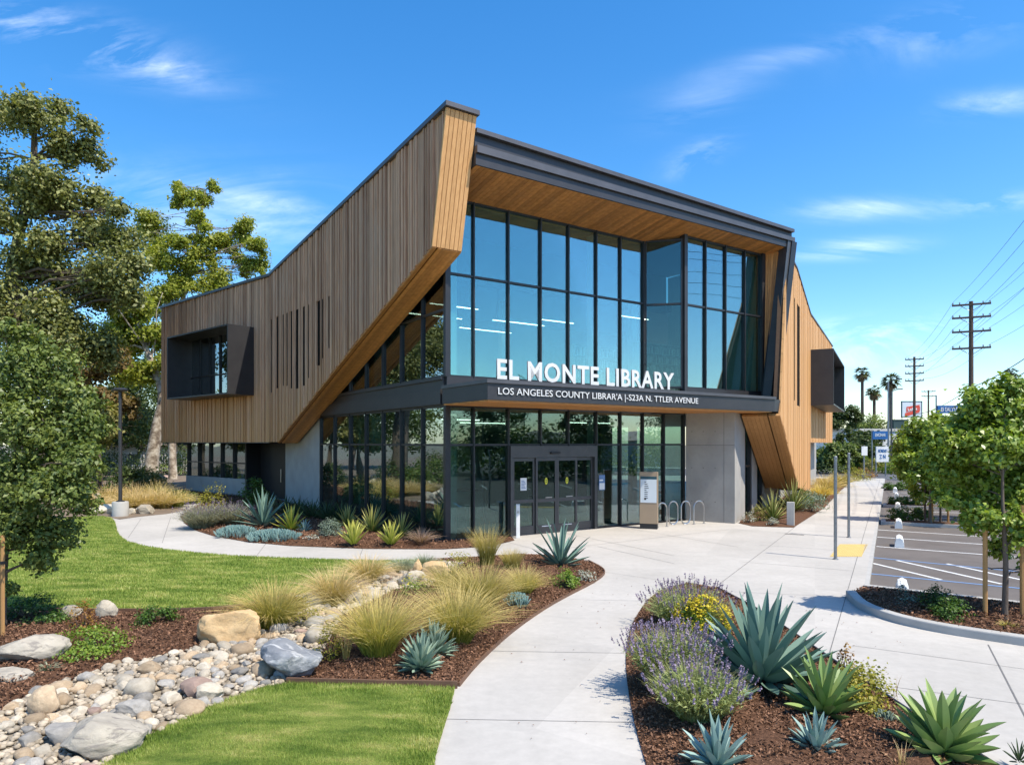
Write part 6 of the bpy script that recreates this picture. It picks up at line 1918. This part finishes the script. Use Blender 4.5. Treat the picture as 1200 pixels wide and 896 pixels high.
text_mesh('lettering', 'Lofila', w * .6, .45, ((xa + w * .2, -.1, za + .95), Vector((1, 0, .12)).normalized(), Vector((-.12, 0, 1)).normalized()), M['white_paint'], e, extrude=.02, bold=.02)
x, y, z = wp(1053.5, 503, 96)
mb = MB(); mb.box((0, 0, z + .2), 2.0, 1.0, 1.25); mb.box((0, 0, z + 1.46), 2.15, 1.15, .12)
e = empty('sign_cabinet', (x, y, -.2), 0, 'dark green sign cabinet on a post below the billboard', 'sign'); mb.build('cabinet', M['dark_green_box'], e)
mb = MB(); mb.tube([(0, 0, 0), (0, 0, z + .2)], .1, 8); mb.build('post', M['galv'], e)
for i, (x, yt, yb, lab) in enumerate(((979, 535, 655, 'nearest bare steel post standing at the yellow tactile pad'), (994.6, 531, 629.5, 'middle bare steel post on the walk beyond the tactile pad'), (1012.5, 522, 561.5, 'farthest thin steel post at the end of the walk'))):
    b = gp(x, yb); zt_ = EYE + (HOR - yt) / FOC * b[1]
    e = empty('steel_post', b, 0, lab, 'post')
    mb = MB(); mb.tube([(0, 0, 0), (0, 0, zt_)], .038 if i < 2 else .05, 10); mb.build('tube', M['galv'], e, smooth=True)
    mb = MB(); mb.lathe((0, 0, zt_), [(.042, -.05), (.042, .0), (.03, .015)], 12); mb.lathe((0, 0, 0), [(.07, 0), (.07, .01), (.045, .02)], 12); mb.build('cap', M['galv'], e)
    if i == 2:
        mb = MB(); mb.box((0, -.07, zt_ - .75), .45, .03, .7); mb.build('plate', M['white_paint'], e)
for i, (x, yt, yb, d) in enumerate(((1041, 447, 0, 70), (1044.5, 458, 0, 84))):
    t = wp(x, yt, d); e = empty('light_pole', (t[0], t[1], -.15), 0, ['tall grey street light pole in front of the palms', 'darker street light pole beside the tall grey one'][i], 'street light')
    mb = MB(); mb.tube([(0, 0, 0), (0, 0, t[2] + .15)], [.12, .07], 8); mb.build('pole', M['galv'] if i == 0 else M['metal_grey'], e)
    mb = MB(); mb.tube([(0, 0, t[2] + .1), (.6, -.5, t[2] + .35)], .03, 6); mb.box((.75, -.6, t[2] + .3), .55, .22, .1, -.7); mb.build('lamp_head', M['metal_grey'], e)

# directory kiosk
kb = gp(760.5, 619); az = R(108)
KX = Vector((math.sin(az), math.cos(az), 0)); KY = Vector((-KX.y, KX.x, 0))     # width axis and back axis
e = empty('directory_sign', kb, 0, 'tan metal information pillar with pale directory panel before the glass', 'sign')
kf = lambda a, b, z: tuple(KX * a + KY * b + Z3 * z)
W, DPT = .29, .26
mb = MB(); mb.fbox(kf, -W + .01, W - .01, -DPT / 2 + .01, DPT / 2 - .01, 0, .17); mb.build('plinth', M['metal_black'], e)
mb = MB(); mb.fbox(kf, -W, W, -DPT / 2, DPT / 2, .171, 1.86); mb.build('body', M['tan_metal'], e, bevel=.008)
mb = MB(); mb.fbox(kf, -W + .03, W - .03, -DPT / 2 - .012, -DPT / 2 + .01, .86, 1.62); pn = mb.build('panel', M['panel_white'], e)
mb = MB(); mb.fbox(kf, -W + .03, W - .03, -DPT / 2 - .014, -DPT / 2 + .01, 1.622, 1.71); mb.build('header', M['teal_dark'], e)
mb = MB()
for k_ in range(9):
    z = 1.52 - k_ * .065
    mb.fbox(kf, -.13, -.13 + random.uniform(.06, .16), -DPT / 2 - .015, -DPT / 2 - .011, z, z + .022)
mb.fbox(kf, -.14, -.07, -DPT / 2 - .015, -DPT / 2 - .011, .95, 1.02)
mb.build('print', M['metal_grey'], pn)
# bike racks
for i, (x, y, closed, lab) in enumerate(((776, 617, False, 'steel bike loop half hidden behind the information pillar'), (789, 614.5, True, 'second steel bike loop from the information pillar'), (803.5, 614, True, 'third steel bike loop from the information pillar'), (819, 613.5, False, 'steel bike loop nearest the concrete pier'))):
    b = gp(x, y); ax = Vector((math.sin(R(62)), math.cos(R(62)), 0)); hw = .20; h = .80
    if i == 3: hw = .23
    pts = [ax * -hw + Z3 * (.2 if closed else 0)]
    pts += [ax * (-hw * math.cos(k_ * math.pi / 10)) + Z3 * (h - hw + hw * math.sin(k_ * math.pi / 10)) for k_ in range(11)]
    pts += [ax * hw + Z3 * (.2 if closed else 0)]
    if closed: pts += [ax * (hw * math.cos(k_ * math.pi / 8)) + Z3 * (.22 - (hw) * math.sin(k_ * math.pi / 8)) for k_ in range(1, 9)]
    e = empty('bike_rack', b, 0, lab, 'bike rack', 'steel bike loops before the glass')
    mb = MB(); mb.tube(pts, .024, 8); mb.build('loop', M['steel'], e, smooth=True)
    mb = MB()
    for s_ in ((-1, 1) if not closed else (0,)): mb.lathe(tuple(ax * hw * s_), [(.06, 0), (.06, .008), (.03, .012)], 10)
    mb.build('foot_plate', M['steel'], e)
# bollards
b = gp(607, 630); e = empty('bollard', b, 0, 'slim white square post in front of the entrance doors', 'bollard')
mb = MB(); mb.box((0, 0, 0), .11, .11, .98); mb.build('post', M['white_paint'], e, bevel=.008)
mb = MB(); mb.box((0, 0, .98), .115, .115, .02); mb.build('cap', M['panel_white'], e)
mb = MB(); mb.box((0, -.058, .74), .06, .012, .06); mb.build('button_plate', M['steel'], e)
b = gp(926.5, 615.5); e = empty('bollard', b, R(-25), 'square concrete light bollard in the bed right of the entrance', 'bollard')
mb = MB(); mb.box((0, 0, 0), .24, .2, .80); mb.build('post', M['kerb'], e, bevel=.01)
# drain slot in the walk
b = gp(931, 626); mb = MB(); mb.box((0, 0, .001), .55, .05, .006); mb.box((0, 0, .0071), .5, .03, .003)
o = mb.build('drain_grate', M['metal_black']); o.location = b; o.rotation_euler.z = R(-29); tag(o, 'small dark drain slot in the concrete by the right bed', 'drain')
# wheel stops, seen nearly end on
wm = None
for i, (x, y, zz) in enumerate(((1057.5, 702, -.12), (1054, 641.5, -.12), (1053, 619, -.12), (1052, 597, -.12), (1050.5, 584, -.12), (1049, 577, -.12))):
    b = gp(x, y, zz)
    lab = ['nearest white wheel stop beyond the lot island', 'second white wheel stop from the lot island', 'third white wheel stop from the lot island', 'fourth white wheel stop, between the parking strips', 'fifth white wheel stop, beyond the middle strip', 'farthest white wheel stop on the lot'][i]
    if wm is None:
        mb = MB()
        prof = [(-.125, 0), (-.115, .07), (-.08, .125), (.0, .145), (.08, .125), (.115, .07), (.125, 0)]
        n = len(prof)
        L_ = .85
        vs = [(x_ * (1 if 0 < k_ < 3 else .97), yy, z_ * (1 if 0 < k_ < 3 else .9)) for k_, yy in enumerate((0, .05, L_ - .05, L_)) for x_, z_ in prof]
        fs = [(r0 * n + k_, r0 * n + k_ + 1, (r0 + 1) * n + k_ + 1, (r0 + 1) * n + k_) for r0 in range(3) for k_ in range(n - 1)]
        fs += [tuple(range(n)), tuple(3 * n + k_ for k_ in range(n - 1, -1, -1))]
        mb.add(vs, fs)
        e = empty('wheel_stop', b, 0)
        o = mb.build('block', M['white_paint'], e, smooth=True)
        wm = e
    else:
        e = copy_tree(wm); e.location = b
    e.rotation_euler.z = -math.atan2(RD.x, RD.y)
    if i == 0:
        e.location.z = -.12; e.scale = (.95, .8, 2.1)
    tag(e, lab, 'wheel stop', 'white wheel stops along the walk')

# lamp post on the lawn edge
b = gp(141, 604.5); e = empty('lamp_post', b, 0, 'dark slim lamp post on a round concrete footing at the lawn edge', 'lamp post')
mb = MB(); mb.lathe((0, 0, -.05), [(.29, 0), (.29, .58), (.27, .61)], 24); mb.build('footing', M['kerb'], e, smooth=True)
mb = MB(); mb.lathe((0, 0, .56), [(.15, 0), (.15, .03), (.08, .05)], 16); mb.tube([(0, 0, .6), (0, 0, 4.75)], [.07, .06], 12); mb.build('pole', M['metal_dark'], e, smooth=True)
mb = MB(); mb.lathe((0, 0, 4.75), [(.07, 0), (.26, .05), (.28, .10), (.2, .16), (.05, .18)], 20); mb.build('lamp_head', M['metal_dark'], e, smooth=True)

# neighbouring houses, fence and far buildings
def house(name, label, x, y, w, d, h, rot, wall, roof, rh=1.2, flat=False):
    e = empty(name, (x, y, -.2), rot, label, 'house' if not flat else 'building')
    mb = MB(); mb.box((0, 0, 0), w, d, h); mb.build('wall', wall, e)
    mb = MB(); o_ = .4
    if flat: mb.box((0, 0, h), w + .3, d + .3, .35)
    else:
        q = [(-w / 2 - o_, -d / 2 - o_, h), (w / 2 + o_, -d / 2 - o_, h), (w / 2 + o_, d / 2 + o_, h), (-w / 2 - o_, d / 2 + o_, h)]
        r0, r1 = (-w / 2 + 1, 0, h + rh), (w / 2 - 1, 0, h + rh)
        mb.add(q + [r0, r1], [(0, 1, 5, 4), (1, 2, 5), (2, 3, 4, 5), (3, 0, 4), (3, 2, 1, 0)])
    mb.build('roof', roof, e)
    n = max(2, int(w / 3.5))
    for k_ in range(n):
        xx = -w / 2 + w * (k_ + .5) / n
        mb = MB(); mb.box((xx, -d / 2 - .03, .9), 1.3, .06, 1.2); f = mb.build('window', M['white_paint'], e)
        mb = MB(); mb.box((xx, -d / 2 - .062, 1.0), 1.1, .02, 1.0); mb.build('pane', M['glass_dark'], f)
p = wp(150, 0, 66); house('house', 'low house with grey tiled roof beyond the trees left', p[0], 66, 14, 8, 2.8, .2, M['wall_far'], M['roof_far'])
p = wp(988, 0, 96); house('commercial_building', 'plain white flat building beyond the far window box', p[0] + 3, 96, 14, 8, 4.6, 0, M['white_paint'], M['wall_far'], flat=True)
house('house', 'low house across the lot mirrored in the door glass', 58, 6, 16, 9, 3.2, R(100), M['wall_far'], M['roof_far'])
e = empty('chain_fence', (-30, 58, 0), 0, 'dark mesh fence behind the sycamore trunks', 'fence')
mb = MB()
for k_ in range(12): mb.tube([(k_ * 2.4 - 14, 0, 0), (k_ * 2.4 - 14, 0, 1.9)], .04, 6)
for z in (.1, 1.85): mb.tube([(-14, 0, z), (12.4, 0, z)], .025, 6)
mb.build('post', M['metal_black'], e)
mb = MB()
for k_ in range(132): mb.fbox(lambda a, b_, z: (a, b_, z), -14 + k_ * .2, -14 + k_ * .2 + .04, -.01, .01, .1, 1.85)
mb.build('mesh_panel', M['metal_black'], e)

# ------------------------------------------------------------------ light, sky, camera
SUN_AZ, SUN_EL = R(127), R(57)
sv = Vector((math.sin(SUN_AZ) * math.cos(SUN_EL), math.cos(SUN_AZ) * math.cos(SUN_EL), math.sin(SUN_EL)))
sd = bpy.data.lights.new('sun', 'SUN'); sd.energy = 3.7; sd.angle = R(.53); sd.color = (1.0, .925, .80)
so = bpy.data.objects.new('sun', sd); COL.objects.link(so)
so.rotation_euler = sv.to_track_quat('Z', 'Y').to_euler(); so.location = sv * 60

w = bpy.data.worlds.new('World'); scene.world = w; w.use_nodes = True
nt = w.node_tree; nt.nodes.clear()
out = N(nt, 'ShaderNodeOutputWorld'); bg = N(nt, 'ShaderNodeBackground')
sky = N(nt, 'ShaderNodeTexSky', sky_type='NISHITA', sun_disc=False, sun_elevation=SUN_EL, sun_rotation=SUN_AZ)
sky.air_density = 1.0; sky.dust_density = .6; sky.ozone_density = 2.6; sky.altitude = 100
hs = N(nt, 'ShaderNodeHueSaturation'); hs.inputs['Saturation'].default_value = 1.36; hs.inputs['Hue'].default_value = .5; hs.inputs['Value'].default_value = 1.0
nt.links.new(sky.outputs[0], hs.inputs['Color'])
# thin cirrus: fibrous noise over the dome, in a few drifts
geo = N(nt, 'ShaderNodeTexCoord')
sep = N(nt, 'ShaderNodeSeparateXYZ'); nt.links.new(geo.outputs['Generated'], sep.inputs[0])
zc = math_n(nt, 'MAXIMUM', sep.outputs['Z'], .02)
yc = math_n(nt, 'MAXIMUM', sep.outputs['Y'], .02)
az_ = math_n(nt, 'DIVIDE', sep.outputs['X'], yc); el_ = math_n(nt, 'DIVIDE', sep.outputs['Z'], yc)
cb = N(nt, 'ShaderNodeCombineXYZ'); nt.links.new(az_, cb.inputs[0]); nt.links.new(el_, cb.inputs[1])
def skynoise(scale, sx, sy, rot, dist, det=8, rough=.62):
    mp = N(nt, 'ShaderNodeMapping'); mp.inputs['Scale'].default_value = (sx, sy, 1); mp.inputs['Rotation'].default_value = (0, 0, rot)
    nt.links.new(cb.outputs[0], mp.inputs[0])
    n = N(nt, 'ShaderNodeTexNoise'); n.inputs['Scale'].default_value = scale; n.inputs['Detail'].default_value = det; n.inputs['Roughness'].default_value = rough; n.inputs['Distortion'].default_value = dist
    nt.links.new(mp.outputs[0], n.inputs['Vector'])
    return n.outputs['Fac']
n1 = skynoise(2.4, 1, 3.2, .35, .9)
n2 = skynoise(6.0, 1, 2.4, .2, .6)
wisp = math_n(nt, 'MULTIPLY', math_n(nt, 'MULTIPLY_ADD', n1, 3.2, -1.35, clamp=True), math_n(nt, 'MULTIPLY_ADD', n2, 2.4, -.55, clamp=True))
# drifts: (azimuth tangent, elevation tangent, half width, half height, tilt, strength)
total = None
for (bx, by, rx, ry, ti, s_) in ((815, 185, 40, 14, -.5, .42), (1010, 245, 65, 11, -.05, .75), (1160, 238, 70, 10, -.12, .75), (1030, 388, 90, 16, -.05, 1.0), (1000, 292, 60, 10, -.08, .8), (1165, 122, 55, 14, -.1, .42),
                               (825, 122, 60, 18, -.3, .2), (960, 55, 130, 14, -.25, .2), (1130, 30, 90, 26, -.3, .35), (110, 52, 120, 26, .28, .75), (180, 75, 60, 14, .3, .7), (250, 250, 150, 45, .1, .55), (980, 415, 140, 20, 0, .7), (320, 240, 60, 12, .2, .5)):
    cx_, cy_ = (bx - CX) / FOC, (HOR - by) / FOC
    dx = math_n(nt, 'SUBTRACT', az_, cx_); dy = math_n(nt, 'SUBTRACT', el_, cy_)
    ca, sa = math.cos(-ti), math.sin(-ti)
    u1 = math_n(nt, 'ADD', math_n(nt, 'MULTIPLY', dx, ca * FOC / rx), math_n(nt, 'MULTIPLY', dy, sa * FOC / rx))
    v1 = math_n(nt, 'ADD', math_n(nt, 'MULTIPLY', dx, -sa * FOC / ry), math_n(nt, 'MULTIPLY', dy, ca * FOC / ry))
    r2 = math_n(nt, 'ADD', math_n(nt, 'MULTIPLY', u1, u1), math_n(nt, 'MULTIPLY', v1, v1))
    g = math_n(nt, 'MULTIPLY', math_n(nt, 'POWER', 2.718, math_n(nt, 'MULTIPLY', r2, -1.0)), s_)
    total = g if total is None else math_n(nt, 'ADD', total, g)
fwd = math_n(nt, 'GREATER_THAN', sep.outputs['Y'], .05)
cl = math_n(nt, 'MULTIPLY', math_n(nt, 'MULTIPLY', math_n(nt, 'MULTIPLY_ADD', wisp, 1.5, .0), total), fwd, clamp=True)
mixc = mix_rgb(nt, math_n(nt, 'MULTIPLY', cl, .72), hs.outputs[0], (8.5, 8.8, 9.2))
nt.links.new(mixc, bg.inputs['Color']); bg.inputs['Strength'].default_value = .15
nt.links.new(bg.outputs[0], out.inputs[0])

cam = bpy.data.cameras.new('camera'); co = bpy.data.objects.new('camera', cam); COL.objects.link(co)
cam.sensor_width = 36; cam.lens = 24.0; cam.shift_y = (HOR - 448) / 1200.0
cam.clip_start = .05; cam.clip_end = 3000
co.location = (0, 0, EYE); co.rotation_euler = (R(90), 0, 0)
scene.camera = co
scene.view_settings.view_transform = 'Standard'; scene.view_settings.look = 'None'
scene.view_settings.exposure = 0.82; scene.view_settings.gamma = 1.0; scene.view_settings.use_curve_mapping = False
scene.render.engine = 'CYCLES'
c = scene.cycles
c.use_denoising = True
c.max_bounces = 8; c.diffuse_bounces = 3; c.glossy_bounces = 4; c.transmission_bounces = 6; c.transparent_max_bounces = 16
c.caustics_reflective = False; c.caustics_refractive = False; c.sample_clamp_indirect = 6
